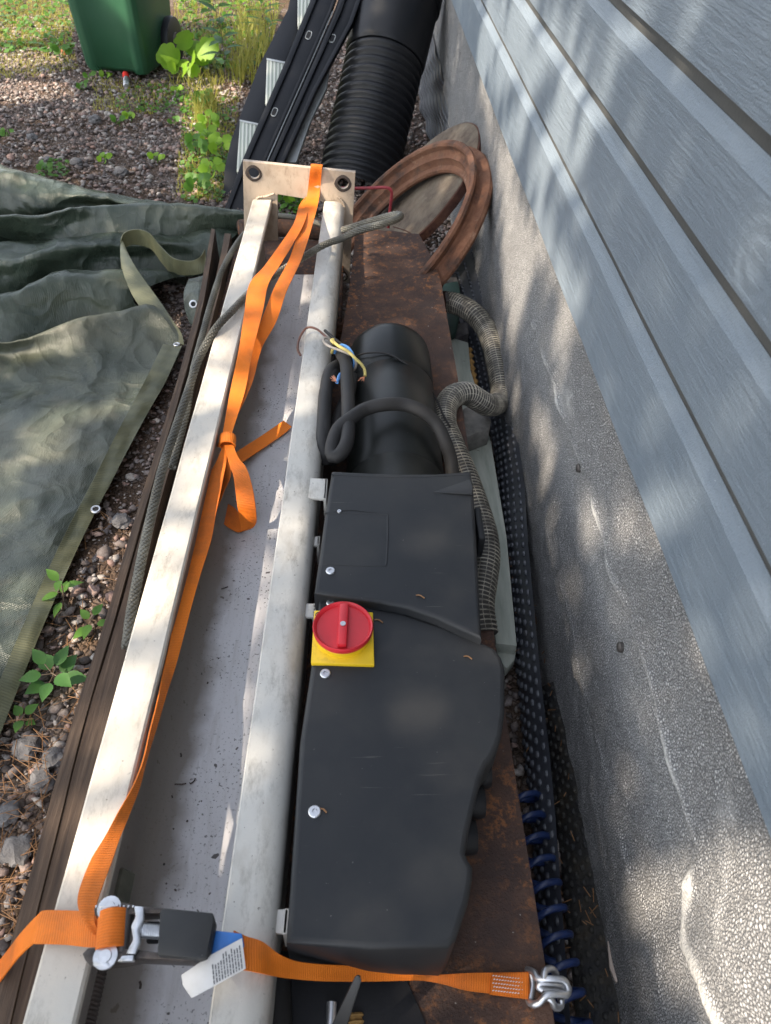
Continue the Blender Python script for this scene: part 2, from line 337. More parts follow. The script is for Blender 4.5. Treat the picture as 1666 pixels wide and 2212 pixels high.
def catmull(pts, per=8, closed=False):
    P = [np.array(p, float) for p in pts]; n = len(P); out = []
    for i in range(n if closed else n-1):
        if closed: a, b, c, d = P[(i-1) % n], P[i], P[(i+1) % n], P[(i+2) % n]
        else: a, b, c, d = P[max(i-1, 0)], P[i], P[i+1], P[min(i+2, n-1)]
        for k in range(per):
            t = k/per; out.append(.5*((2*b)+(-a+c)*t+(2*a-5*b+4*c-d)*t*t+(-a+3*b-3*c+d)*t**3))
    if not closed: out.append(P[-1])
    return out
def resample(pts, step):
    P = np.array([np.array(p, float) for p in pts]); L = np.r_[0, np.cumsum(np.linalg.norm(np.diff(P, axis=0), axis=1))]
    n = max(2, int(L[-1]/step)+1); t = np.linspace(0, L[-1], n)
    return np.stack([np.interp(t, L, P[:, k]) for k in range(3)], 1), t
def frames(P):
    T = np.gradient(P, axis=0); T /= np.linalg.norm(T, axis=1)[:, None]+1e-12
    u = np.cross(T[0], [0, 0, 1.0]); u = u if np.linalg.norm(u) > 1e-3 else np.array([1.0, 0, 0]); u /= np.linalg.norm(u); U = []
    for t in T: u = u-t*np.dot(u, t); u /= np.linalg.norm(u); U.append(u.copy())
    U = np.array(U); return T, U, np.cross(T, U)
def tube(bm, pts, r, seg=12, step=.008, smooth=8, cap=True, flat=1.0):
    """r: number or function of (t along in m, total)"""
    P = [tuple(p) for p in pts]
    if smooth: P = catmull(P, smooth)
    P, t = resample(P, step); T, U, W = frames(P); uvl = bm.loops.layers.uv.verify(); rings = []
    for i in range(len(P)):
        rr = r(t[i], t[-1]) if callable(r) else r
        rings.append([bm.verts.new(P[i]+rr*(math.cos(a)*U[i]+math.sin(a)*W[i]*flat)) for a in (2*PI*k/seg for k in range(seg))])
    for i in range(len(P)-1):
        for k in range(seg):
            f = bm.faces.new((rings[i][k], rings[i][(k+1) % seg], rings[i+1][(k+1) % seg], rings[i+1][k]))
            for lp, (uu, vv) in zip(f.loops, ((k/seg, t[i]), ((k+1)/seg, t[i]), ((k+1)/seg, t[i+1]), (k/seg, t[i+1]))): lp[uvl].uv = (uu*10, vv)
    if cap:
        for rg in (rings[0][::-1], rings[-1]):
            try: bm.faces.new(rg)
            except Exception: pass
def tube_obj(name, pts, r, mat, parent=None, **k):
    bm = bmesh.new(); tube(bm, pts, r, **k); bmesh.ops.recalc_face_normals(bm, faces=bm.faces); return obj(name, bm, mat, parent)
def ribbon(bm, rows, thick=.0018, across=5, per=8, wob=0.0, step=None):
    L = catmull([tuple(a) for a, b in rows], per); R = catmull([tuple(b) for a, b in rows], per); uvl = bm.loops.layers.uv.verify()
    L = np.array(L); R = np.array(R); M = (L+R)/2; t = np.r_[0, np.cumsum(np.linalg.norm(np.diff(M, axis=0), axis=1))]
    T = np.gradient(M, axis=0); T /= np.linalg.norm(T, axis=1)[:, None]+1e-9; Sd = R-L; N = np.cross(Sd, T); N /= np.linalg.norm(N, axis=1)[:, None]+1e-9
    top, bot = [], []
    for i in range(len(M)):
        a, b = [], []
        for k in range(across+1):
            s = k/across; p = L[i]*(1-s)+R[i]*s
            if wob: p = p+N[i]*wob*mnoise.noise(V((t[i]*14, s*2, wob*900)))
            a.append(bm.verts.new(p+N[i]*thick/2)); b.append(bm.verts.new(p-N[i]*thick/2))
        top.append(a); bot.append(b)
    def q(vs, uvs):
        try: f = bm.faces.new(vs)
        except Exception: return
        for lp, w_ in zip(f.loops, uvs): lp[uvl].uv = w_
    for i in range(len(M)-1):
        for k in range(across):
            u0, u1 = k/across, (k+1)/across; uv4 = ((u0, t[i]), (u1, t[i]), (u1, t[i+1]), (u0, t[i+1]))
            q((top[i][k], top[i][k+1], top[i+1][k+1], top[i+1][k]), uv4); q((bot[i][k], bot[i+1][k], bot[i+1][k+1], bot[i][k+1]), (uv4[0], uv4[3], uv4[2], uv4[1]))
        q((top[i][0], top[i+1][0], bot[i+1][0], bot[i][0]), ((0, t[i]), (0, t[i+1]), (0, t[i+1]), (0, t[i])))
        q((top[i][-1], bot[i][-1], bot[i+1][-1], top[i+1][-1]), ((1, t[i]), (1, t[i]), (1, t[i+1]), (1, t[i+1])))
    for i in (0, -1):
        for k in range(across):
            try: bm.faces.new((top[i][k], bot[i][k], bot[i][k+1], top[i][k+1]))
            except Exception: pass
def slab(bm, poly, N, thick, bevel=0.0, seg=2):
    """polygon of world points, extruded by -N*thick, edges bevelled"""
    N = V(N).normalized(); b = bmesh.new(); vs = [b.verts.new(V(p)) for p in poly]; f = b.faces.new(vs); f.normal_update()
    if f.normal.dot(N) < 0: f.normal_flip()
    r = bmesh.ops.extrude_face_region(b, geom=[f]); nv = [e for e in r['geom'] if isinstance(e, bmesh.types.BMVert)]
    for v in nv: v.co -= N*thick
    bmesh.ops.recalc_face_normals(b, faces=b.faces)
    if bevel:
        es = [e for e in b.edges if len(e.link_faces) == 2 and e.calc_face_angle(0) > .5]
        bmesh.ops.bevel(b, geom=es, offset=bevel, segments=seg, profile=.5, affect='EDGES', clamp_overlap=True)
    me = bpy.data.meshes.new('t'); b.to_mesh(me); b.free(); bm.from_mesh(me); bpy.data.meshes.remove(me)
def slab_obj(name, poly, N, thick, mat, parent=None, bevel=.002, **k):
    bm = bmesh.new(); slab(bm, poly, N, thick, bevel); return obj(name, bm, mat, parent, **k)
def zpoly(pp, z): return [at_z(x, y, z) for x, y in pp]
def box(bm, c, s, rz=0.0, rot=None, bevel=0.0):
    M = Matrix.Translation(V(c)) @ ((rot.to_4x4() if rot else Matrix.Rotation(rz, 4, 'Z'))) @ Matrix.Diagonal((*s, 1))
    b = bmesh.new(); bmesh.ops.create_cube(b, size=1, matrix=M)
    if bevel: bmesh.ops.bevel(b, geom=b.edges[:], offset=bevel, segments=2, profile=.5, affect='EDGES', clamp_overlap=True)
    me = bpy.data.meshes.new('t'); b.to_mesh(me); b.free(); bm.from_mesh(me); bpy.data.meshes.remove(me)
def basis(axis):
    a = V(axis).normalized(); u = a.cross(V((0, 0, 1)))
    if u.length < 1e-3: u = V((1, 0, 0))
    u.normalize(); return u, a.cross(u), a
def lathe(bm, C0, axis, prof, seg=64, closed=False, jit=0.0):
    """prof: list of (radius, height along axis)"""
    u, v, a = basis(axis); C0 = V(C0); rings = []
    for r, h in prof:
        rings.append([bm.verts.new(C0+a*h+(u*math.cos(2*PI*k/seg)+v*math.sin(2*PI*k/seg))*max(1e-5, r*(1+(jit*mnoise.noise(V((r*20, h*30, k*.35))) if jit else 0)))) for k in range(seg)])
    m = len(rings)
    for i in range(m if closed else m-1):
        A, B = rings[i], rings[(i+1) % m]
        for k in range(seg): bm.faces.new((A[k], A[(k+1) % seg], B[(k+1) % seg], B[k]))
    bmesh.ops.recalc_face_normals(bm, faces=bm.faces)
def lathe_obj(name, C0, axis, prof, mat, parent=None, seg=48, closed=False, jit=0.0, angle=35):
    bm = bmesh.new(); lathe(bm, C0, axis, prof, seg, closed, jit); return obj(name, bm, mat, parent, angle=angle)
def plate2d(name, loops, mat, parent, M, depth, bevel=0.0, angle=35, holes_only=None):
    """flat plate from 2D loops (first outer, others holes), placed with matrix M"""
    cu = bpy.data.curves.new(name, 'CURVE'); cu.dimensions = '2D'; cu.fill_mode = 'BOTH'; cu.extrude = max(depth/2-bevel, 0); cu.bevel_depth = bevel; cu.bevel_resolution = 3; cu.offset = -bevel
    for lp in loops:
        sp = cu.splines.new('POLY'); sp.points.add(len(lp)-1); sp.use_cyclic_u = True
        for p, q in zip(sp.points, lp): p.co = (q[0], q[1], 0, 1)
    o = bpy.data.objects.new('t', cu); COL.objects.link(o); dg = bpy.context.evaluated_depsgraph_get()
    me = bpy.data.meshes.new_from_object(o.evaluated_get(dg)); bpy.data.objects.remove(o); bpy.data.curves.remove(cu); me.name = name; me.transform(M)
    me.materials.clear()
    return obj(name, me, mat, parent, angle=angle)
def text_mesh(txt, size, M, extrude=.0003):
    cu = bpy.data.curves.new('t', 'FONT'); cu.body = txt; cu.size = size; cu.extrude = extrude
    o = bpy.data.objects.new('t', cu); COL.objects.link(o); dg = bpy.context.evaluated_depsgraph_get()
    me = bpy.data.meshes.new_from_object(o.evaluated_get(dg)); bpy.data.objects.remove(o); me.transform(M); me.materials.clear(); return me
def circ2(c, r, n=24): return [(c[0]+r*math.cos(2*PI*k/n), c[1]+r*math.sin(2*PI*k/n)) for k in range(n)]
def smooth2(pp, per=6): return [tuple(p) for p in catmull(pp, per, closed=True)]

# ============================================================ GROUND
def build_ground():
    xs = np.unique(np.r_[np.linspace(-40, -3.5, 14), np.linspace(-3.5, .6, 150), np.linspace(.6, 40, 12)]); ys = np.unique(np.r_[np.linspace(-30, -.4, 10), np.linspace(-.4, 6, 220), np.linspace(6, 60, 16)])
    vs = []
    for y in ys:
        for x in xs:
            near = 1 if (-3.6 < x < .7 and -.5 < y < 6.2) else 0
            vs.append((x, y, near*(.012*mnoise.noise(V((x*3, y*3, 0)))+.004*mnoise.noise(V((x*22, y*22, 3))))-.006))
    n = len(xs); fs = [(j*n+i, j*n+i+1, (j+1)*n+i+1, (j+1)*n+i) for j in range(len(ys)-1) for i in range(n-1)]
    tag(obj('ground', (vs, fs), 'ground', loc=(0, 0, 0)), kind='structure')
build_ground()
ICO = None
def ico():
    b = bmesh.new(); bmesh.ops.create_icosphere(b, subdivisions=1, radius=1); v = np.array([x.co[:] for x in b.verts]); f = np.array([[q.index for q in x.verts] for x in b.faces]); b.free(); return v, f
def stones(name, areas, mat='stone'):
    bv, bf = ico(); allv, allf, rn = [], [], []; off = 0
    for (x0, x1, y0, y1, cnt, s0, s1, z0) in areas:
        for _ in range(cnt):
            s = s0+(s1-s0)*rng.random()**3.0; sc = s*np.array([1+.5*rng.random(), .7+.5*rng.random(), .45+.35*rng.random()])
            v = bv*(1+.42*(rng.random((len(bv), 1))-.5)*2)*sc; a = rng.random()*6.28; b = rng.normal()*.35
            ca, sa, cb, sb = math.cos(a), math.sin(a), math.cos(b), math.sin(b)
            v = v@np.array([[ca, -sa, 0], [sa, ca, 0], [0, 0, 1]]).T@np.array([[1, 0, 0], [0, cb, -sb], [0, sb, cb]]).T
            x = x0+(x1-x0)*rng.random(); y = y0+(y1-y0)*rng.random()
            allv.append(v+np.array([x, y, z0+s*.22])); allf.append(bf+off); off += len(bv); rn += [rng.random()]*len(bf)
    me = bpy.data.meshes.new(name); Vv = np.concatenate(allv); Ff = np.concatenate(allf)
    me.vertices.add(len(Vv)); me.vertices.foreach_set('co', Vv.ravel()); me.loops.add(Ff.size); me.loops.foreach_set('vertex_index', Ff.ravel().astype(np.int32))
    me.polygons.add(len(Ff)); me.polygons.foreach_set('loop_start', np.arange(0, Ff.size, 3, dtype=np.int32)); me.update(calc_edges=True)
    at = me.attributes.new('rnd', 'FLOAT', 'FACE'); at.data.foreach_set('value', np.array(rn, dtype=np.float32))
    return obj(name, me, mat, smooth=False, loc=(0, 0, 0))
tag(stones('gravel', [(-3.4, .4, 2.35, 6.0, 46000, .0028, .0135, 0), (-1.4, -.3, -.05, 2.5, 13000, .0022, .0105, 0), (.18, .44, -.1, 3.4, 2600, .004, .015, 0), (-1.0, -.3, .1, 1.2, 260, .010, .020, 0)]), 'gravel of grey and pink stones on the yard', 'gravel', kind='stuff')

# ============================================================ HOUSE: siding and plinth
XF, XP = .36, .382
house = thing('house', 'grey blue horizontally clad house wall above a beaded plaster plinth', 'house wall', (XF, 2, 0))
def build_siding():
    bm = bmesh.new(); y0, y1 = -1.6, 6.2; lv = [.660, .822, .957, 1.082]+[1.082+.133*k for k in range(1, 11)]
    prof = []; mi = []
    for a, b in zip(lv[:-1], lv[1:]):
        h = b-a; prof += [((XF, a), 0), ((XF, b-.038), 0), ((XF+.0095, b-.019), 0), ((XF+.0105, b-.0187), 1), ((XF+.0105, b), 1)]
    ny = 90; rows = []
    for (x, z), m in prof: rows.append([bm.verts.new((x+.0012*mnoise.noise(V((k*.35, z*7, 2))), y0+(y1-y0)*k/ny, z+.0012*mnoise.noise(V((k*.3, z*3, 7))))) for k in range(ny+1)])
    top = rows[-1]
    for i in range(len(rows)-1):
        for k in range(ny):
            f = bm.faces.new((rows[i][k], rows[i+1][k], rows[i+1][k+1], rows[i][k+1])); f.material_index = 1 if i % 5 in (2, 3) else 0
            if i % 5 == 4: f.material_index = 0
    # underside and back
    bk = [bm.verts.new((XP+.09, v.co.y, v.co.z)) for v in rows[0]]
    for k in range(ny): bm.faces.new((rows[0][k], rows[0][k+1], bk[k+1], bk[k]))
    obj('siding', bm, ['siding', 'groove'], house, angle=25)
build_siding()
RA = [(1150, 700), (1203, 835), (1211, 883), (1240, 952), (1273, 1040), (1313, 1175), (1320, 1237), (1368, 1350), (1386, 1405), (1408, 1453), (1425, 1545), (1443, 1609), (1462, 1672), (1481, 1726), (1515, 1815)]
RB = [(1178, 1135), (1189, 1179), (1218, 1288), (1240, 1361), (1251, 1453), (1277, 1544), (1307, 1656), (1335, 1767), (1354, 1846), (1370, 1910), (1408, 1989), (1424, 2083), (1432, 2147), (1440, 2212)]
RC = [(1515, 1913), (1493, 1995), (1490, 2039), (1534, 2077), (1582, 2115), (1626, 2205)]
RD = [(1490, 1775), (1530, 1830), (1515, 1913)]
def build_plinth():
    pl = [(np.array([[p.y, p.z] for p in (at_x(x, y, XP) for x, y in L)]), hh, wd) for L, hh, wd in ((RA, .008, .0062), (RB, .005, .0045), (RC, .013, .014), (RD, .007, .012))]
    ys = np.r_[np.arange(-.5, 1.9, .0035), np.arange(1.9, 6.2, .03)]; zs = np.r_[np.linspace(-.05, .70, 200)]
    Yg, Zg = np.meshgrid(ys, zs); D = np.zeros_like(Yg)
    for P, hh, wd in pl:
        P2, _ = resample(np.c_[P, np.zeros(len(P))], .004); best = np.full(Yg.shape, 1e9); 
        sel = (Yg > P2[:, 0].min()-.05) & (Yg < P2[:, 0].max()+.05); yy, zz = Yg[sel], Zg[sel]; b = np.full(yy.shape, 1e9)
        for q in P2: b = np.minimum(b, (yy-q[0])**2+(zz-q[1])**2)
        best[sel] = b; D += hh*np.exp(-(best/wd**2))*(.55+.45*np.sin(Yg*31+Zg*50)*np.sin(Yg*13))
    DS = D.copy()
    # bulging render low at the near end
    c = at_x(1640, 2120, XP); D += .035*np.exp(-(((Yg-c.y)/.10)**2+((Zg-c.z)/.12)**2))
    vs = []
    for j in range(len(zs)):
        for i in range(len(ys)):
            y, z = ys[i], zs[j]; d = D[j, i]+.004*mnoise.noise(V((y*7, z*7, 1)))+.0025*mnoise.noise(V((y*30, z*30, 4)))
            vs.append((XP-d+.05*max(0, z-.64), y, z))
    n = len(ys); fs = [(j*n+i, j*n+i+1, (j+1)*n+i+1, (j+1)*n+i) for j in range(len(zs)-1) for i in range(n-1)]
    fo = obj('foundation', (vs, fs), 'plinth', house, angle=80); at = fo.data.attributes.new('seam', 'FLOAT', 'POINT'); at.data.foreach_set('value', np.clip((DS-.0022)/.004, 0, 1).astype(np.float32).ravel())
    for px, py in ((1338, 1398), (1249, 1011)):
        c = at_x(px, py, XP-.004); lathe_obj('fixing_washer', c, (-1, 0, .1), [(.0001, .003), (.004, .003), (.0075, .001), (.008, -.004)], 'dark steel', house, seg=20)
build_plinth()

# ============================================================ UNSEEN CANOPY, leaves left out to shape the dappled light
SU, SV, SA = basis(SUN_DIR)
def to2(p): return (p.dot(SU), p.dot(SV))
LIT = []
def lit(poly, surf='z', val=0.0):
    f = {'z': at_z, 'x': at_x, 'y': at_y}[surf]; P = [to2(f(x, y, val)) for x, y in poly]; mx = sum(p[0] for p in P)/len(P); my = sum(p[1] for p in P)/len(P)
    LIT.append([(p[0]+(p[0]-mx)/(math.hypot(p[0]-mx, p[1]-my)+1e-6)*.012, p[1]+(p[1]-my)/(math.hypot(p[0]-mx, p[1]-my)+1e-6)*.012) for p in P])
# yard (top left)
lit([(-60, -60), (150, -60), (165, 62), (90, 90), (-60, 95)]); lit([(-60, 108), (110, 104), (175, 128), (60, 150), (-60, 150)]); lit([(-60, 182), (60, 172), (150, 186), (160, 204), (60, 222), (-60, 228)])
lit([(60, 158), (120, 160), (118, 170), (60, 168)])
lit([(350, 90), (480, 105), (480, 165), (340, 190)], 'z', .12); lit([(430, -20), (520, -20), (500, 60), (440, 50)], 'z', .2)
lit([(390, 330), (470, 340), (470, 430), (400, 430)]); lit([(395, 190), (470, 200), (470, 300), (400, 290)])
# base plate and rails
lit([(522, 345), (735, 355), (700, 440), (640, 436), (522, 430)], 'y', 2.15)
lit([(722, 440), (760, 490), (750, 540), (715, 500)], 'y', 2.15)
lit([(540, 425), (600, 420), (560, 560), (500, 640), (475, 640)], 'z', .4); lit([(460, 700), (520, 720), (480, 860), (410, 900)], 'z', .4)
lit([(395, 980), (450, 990), (380, 1280), (290, 1360)], 'z', .4); lit([(290, 1330), (370, 1330), (320, 1530), (215, 1560)], 'z', .4); lit([(200, 1640), (290, 1620), (240, 1790), (150, 1830)], 'z', .4); lit([(140, 1860), (215, 1850), (180, 1960), (110, 1965)], 'z', .4)
lit([(700, 445), (745, 440), (735, 560), (680, 560)], 'z', .4); lit([(660, 680), (700, 690), (650, 900), (620, 900)], 'z', .4); lit([(600, 1060), (650, 1080), (620, 1230), (575, 1230)], 'z', .4); lit([(500, 1730), (595, 1620), (560, 1560), (520, 1600)], 'z', .4)
lit([(690, 360), (660, 480), (560, 640), (520, 820), (480, 930), (540, 930), (560, 760), (650, 560)], 'z', .42)
lit([(235, 1790), (275, 1770), (230, 1880), (180, 1960)], 'z', .42)
# ring and rust plate far end
lit([(880, 300), (1000, 285), (1050, 320), (1085, 390), (1060, 470), (1000, 560), (1030, 400), (960, 340)], 'x', .18)
lit([(990, 258), (1050, 270), (1055, 320), (1000, 300)], 'x', .2); lit([(757, 520), (850, 530), (860, 565), (760, 560)], 'z', .2)
# siding streaks: steep slanting bars of light
def streak(x, y, dx, dy, wd):
    nx, ny = -dy, dx; l = math.hypot(nx, ny); nx, ny = nx/l*wd/2, ny/l*wd/2
    lit([(x+nx*.5, y+ny*.5), (x+dx*.35+nx, y+dy*.35+ny), (x+dx+nx*.3, y+dy+ny*.3), (x+dx-nx*.3, y+dy-ny*.3), (x+dx*.5-nx, y+dy*.5-ny), (x-nx*.5, y-ny*.5)], 'x', XF)
lit([(1050, -40), (1100, -40), (1090, 60), (1062, 130), (1040, 170), (1028, 130), (1046, 40)], 'x', XF)
lit([(1115, -40), (1180, -40), (1150, 60), (1105, 140), (1080, 200), (1050, 190), (1085, 90)], 'x', XF)
for a in ((1275, 10, -150, 190, 46), (1345, 20, -170, 230, 34), (1440, -10, -130, 150, 40), (1190, 60, -120, 170, 34), (1255, 210, -120, 150, 48), (1330, 190, -110, 150, 42), (1200, 330, -70, 110, 40), (1270, 290, -60, 120, 46), (1140, 240, -60, 120, 40), (1560, -30, -110, 90, 30), (1180, 160, -80, 110, 26)): streak(*a)
lit([(1570, 845), (1600, 850), (1590, 900), (1560, 925), (1545, 890)], 'x', XF); lit([(1500, 1020), (1530, 1060), (1508, 1150), (1485, 1140), (1465, 1080)], 'x', XF)
# plinth
lit([(1045, 180), (1095, 330), (1130, 440), (1160, 570), (1120, 600), (1090, 480), (1070, 330), (1030, 200)], 'x', XP)
lit([(1080, 520), (1160, 560), (1140, 640), (1110, 760), (1090, 640)], 'x', XP); lit([(1150, 860), (1175, 900), (1205, 960), (1200, 1020), (1175, 1010), (1160, 930)], 'x', XP)
lit([(1310, 1070), (1385, 1090), (1400, 1160), (1335, 1158), (1350, 1110)], 'x', XP); lit([(1245, 1060), (1275, 1100), (1285, 1170), (1260, 1170)], 'x', XP)
lit([(1510, 1840), (1600, 1806), (1700, 1810), (1740, 2260), (1560, 2260), (1460, 2110), (1395, 2000), (1388, 1925), (1425, 1930), (1425, 1885), (1480, 1880)], 'x', XP)
lit([(1110, 870), (1125, 900), (1122, 940), (1108, 900)], 'x', .33)
# tarpaulin and strip of soil
lit([(10, 730), (240, 660), (270, 690), (60, 775)], 'z', .1); lit([(190, 872), (300, 800), (292, 860), (185, 905)], 'z', .06); lit([(270, 560), (400, 730), (350, 735), (262, 600)], 'z', .1); lit([(-20, 362), (140, 392), (320, 442), (120, 440), (-20, 400)], 'z', .12); lit([(120, 462), (190, 450), (180, 500), (130, 500)], 'z', .14)
lit([(60, 900), (180, 880), (160, 990), (40, 1010)], 'z', .05); lit([(-20, 1000), (60, 1040), (30, 1150), (-20, 1130)], 'z', .05); lit([(-10, 1300), (110, 1200), (60, 1330), (-20, 1420)], 'z', .05)
lit([(272, 1130), (312, 1050), (306, 1140), (246, 1300), (215, 1410), (145, 1400), (185, 1290), (220, 1190)]); lit([(0, 1830), (80, 1800), (60, 2000), (0, 2060)]); lit([(60, 1440), (200, 1430), (180, 1500), (60, 1530)], 'z', .05); lit([(60, 1600), (150, 1580), (120, 1680), (40, 1700)])
def in_poly(x, y, P):
    c = False; j = len(P)-1
    for i in range(len(P)):
        if (P[i][1] > y) != (P[j][1] > y) and x < (P[j][0]-P[i][0])*(y-P[i][1])/(P[j][1]-P[i][1])+P[i][0]: c = not c
        j = i
    return c
def build_tree():
    cen = V((-.6, 2.2, .2)); cu, cv = to2(cen); R = 2.6; cells = []
    BB = [(min(p[0] for p in P)-.02, max(p[0] for p in P)+.02, min(p[1] for p in P)-.02, max(p[1] for p in P)+.02, P) for P in LIT]
    vs, fs = [], []; st = .036; n = int(2*R/st); dist0 = cen.dot(SA)-6.6
    for i in range(n*2):
        for j in range(n):
            u = cu-R*1.5+(i*st)*.75+rng.normal()*.012; v = cv-R+j*st+rng.normal()*.012
            rr = ((u-cu)/(R*1.45))**2+((v-cv)/R)**2
            if rr > 1+.12*mnoise.noise(V((u*2, v*2, 0))): continue
            if any(b[0] < u < b[1] and b[2] < v < b[3] and in_poly(u, v, b[4]) for b in BB): continue
            s = .034+.014*rng.random(); dp = dist0+rng.normal()*.5*math.sqrt(max(.1, 1-rr*.6))
            c = SU*u+SV*v+SA*dp
            a = rng.random()*6.28; ax = (SU*math.cos(a)+SV*math.sin(a)); nx = (SA+V(rng.normal(size=3)*.35)).normalized(); bx = nx.cross(ax).normalized(); ax = bx.cross(nx)
            k = len(vs); vs += [c-ax*s, c-ax*s*.2+bx*s*.6, c+ax*s*.55+bx*s*.45, c+ax*s*1.05, c+ax*s*.55-bx*s*.45, c-ax*s*.2-bx*s*.6]; fs.append(tuple(range(k, k+6)))
    base = V((-4.6, -1.6, 0)); t = thing('unseen_shade_tree', 'unseen broad leafy tree left of the yard, crown gaps shaped to dapple the wall', 'tree', base)
    obj('crown', (vs, fs), 'canopy leaf', t, smooth=False)
    bm = bmesh.new(); cc = SU*cu+SV*cv+SA*dist0; fork = V((-4.4, -1.3, 2.2))
    tube(bm, [base, (-4.6, -1.5, 1.2), fork], lambda s, L: .17-.05*s/L, 12, .1)
    for k in range(5):
        e = cc+SU*rng.normal()*1.0+SV*rng.normal()*.8; tube(bm, [fork, fork.lerp(e, .5)+V((0, 0, .25)), e], lambda s, L: .055-.045*s/L, 6, .15)
    obj('trunk', bm, 'bark', t)
build_tree()

# ============================================================ RUSTY BEAM UNDER EVERYTHING
ZB = .25
beam = thing('rusty_beam', 'wide dark rusty steel beam lying under the white column and motor', 'steel beam', (-.08, 1.2, 0))
def build_beam():
    bm = bmesh.new(); r = [at_z(905, 512, .315), at_z(945, 590, .31), at_z(965, 690, .292), at_z(1000, 900, .26), at_z(1075, 1440, ZB), at_z(1195, 2212, ZB)]
    near = r[-1]+(r[-1]-r[-2])*1.0; r = r[::-1]
    lf = [at_z(769, 498, .312), at_z(757, 614, .298), V((-.03, r[3].y, .285)), V((-.06, r[2].y, .26)), V((-.09, r[1].y, ZB)), V((-.11, r[0].y, ZB)), V((-.13, near.y, ZB))]
    ribbon(bm, list(zip(lf[::-1], [near]+r)), .018, 10, 10, .003)
    slab(bm, [r[-1], at_z(880, 503, .305), at_z(850, 498, .30), at_z(769, 497, .30), lf[0]], (0, 0, 1), .018, .002)
    slab(bm, [V((-.40, -.3, .2)), V((-.30, -.3, .2)), V((-.28, 1.85, .2)), V((-.04, 1.85, .2)), V((-.04, 2.32, .2)), V((-.385, 2.32, .2))], (0, 0, 1), .018, .004)
    top = obj('plate', bm, 'dark rusty plate', beam)
    bm = bmesh.new(); e = [V(p) for p in catmull([tuple(q) for q in [near]+r], 8)]
    for a, b in zip(e[:-1], e[1:]):
        d = (b-a).normalized(); nn = V((d.y, -d.x, 0)); slab(bm, [a+V((-.001, 0, -.018)), b+V((-.001, 0, -.018)), b+V((-.001, 0, -.24)), a+V((-.001, 0, -.24))], nn, .012, 0)
    obj('web', bm, 'dark rusty plate', beam)
    # bent collar where the beam ends under the ring
    tube_obj('edge_wire', [at_z(850, 490, .31), at_z(880, 500, .32), at_z(903, 518, .32), at_z(912, 545, .305)], .0016, 'dark edge rust', beam, seg=6)
    tube_obj('end_roll', [at_z(520, 500, .22), at_z(600, 487, .22), at_z(700, 497, .22)], .035, 'dark rusty plate', beam, seg=16)
build_beam()

# ============================================================ WHITE LIFT COLUMN
ZR = .40
col = thing('lift_column', 'long white steel column lying on its back with a square base plate', 'steel column', (-.19, 1.2, .2))
FL, FR = V((-.302, 2.148, ZR)), V((-.245, 2.148, ZR)); NL, NR = V((-.332, .162, ZR)), V((-.279, .162, ZR))
GL, GR = V((-.095, 2.13, ZR)), V((-.035, 2.13, ZR)); HL, HR = V((-.145, .159, ZR)), V((-.085, .158, ZR))
def ext(a, b, y): return a+(b-a)*((y-a.y)/(b.y-a.y))
def rail(name, A, B, C_, D, prof, mat, yfar=2.146, ynear=-.35, ny=60):
    """profile given as (s across 0..1, dz) lofted between the far pair A,B and the near pair C_,D"""
    bm = bmesh.new(); rows = []; uvl = bm.loops.layers.uv.verify()
    for k in range(ny+1):
        y = ynear+(yfar-ynear)*k/ny; a = ext(A, C_, y); b = ext(B, D, y)
        rows.append([bm.verts.new(a.lerp(b, s)+V((.0009*mnoise.noise(V((y*6, s, 1))), 0, dz+.0009*mnoise.noise(V((y*7, s, 5)))))) for s, dz in prof])
    m = len(prof)
    for k in range(ny):
        for i in range(m):
            j = (i+1) % m; f = bm.faces.new((rows[k][i], rows[k][j], rows[k+1][j], rows[k+1][i]))
            for lp, q in zip(f.loops, (prof[i], prof[j], prof[j], prof[i])): lp[uvl].uv = (q[0], 0)
    bm.faces.new(rows[0]); bm.faces.new(rows[-1][::-1]); bmesh.ops.recalc_face_normals(bm, faces=bm.faces)
    return obj(name, bm, mat, col, angle=30)
tag(rail('rail', FL, FR, NL, NR, [(0, -.012), (.02, -.003), (.08, 0), (.95, 0), (1, -.003), (1, -.012), (.93, -.012), (.93, -.02), (.1, -.02), (.1, -.15), (0, -.15)], 'cream paint'))
rail('rail', GL, GR, HL, HR, [(0, -.002), (.03, 0), (.50, 0), (.64, -.0015), (.80, -.006), (.92, -.014), (.98, -.028), (.95, -.044), (.84, -.056), (.80, -.15), (.75, -.15), (.9, -.15), (.9, -.06), (.5, -.02), (.04, -.02), (.0, -.02)], 'white rail paint')
def build_trough():
    bm = bmesh.new(); uvl = bm.loops.layers.uv.verify(); rows = []; ny = 60; P = [(0, -.010), (.0, -.075), (.06, -.10), (.16, -.112), (.3, -.116), (.6, -.117), (.9, -.116), (1.1, -.112), (1.25, -.10)]
    for k in range(ny+1):
        y = -.35+(1.93+.35)*k/ny; a = ext(FR, NR, y)-V((.0015, 0, 0)); b = ext(GL, HL, y); b = b-V((.0, 0, 0))
        rows.append([bm.verts.new(a.lerp(b, s)+V((0, 0, dz+.0008*mnoise.noise(V((y*5, s*3, 1)))))) for s, dz in P])
    for k in range(ny):
        for i in range(len(P)-1):
            f = bm.faces.new((rows[k][i], rows[k][i+1], rows[k+1][i+1], rows[k+1][i]))
            for lp, q in zip(f.loops, (P[i][0], P[i+1][0], P[i+1][0], P[i][0])): lp[uvl].uv = (q, 0)
    r = bmesh.ops.solidify(bm, geom=bm.faces[:], thickness=.004)
    return obj('trough', bm, 'trough', col, angle=60)
build_trough()
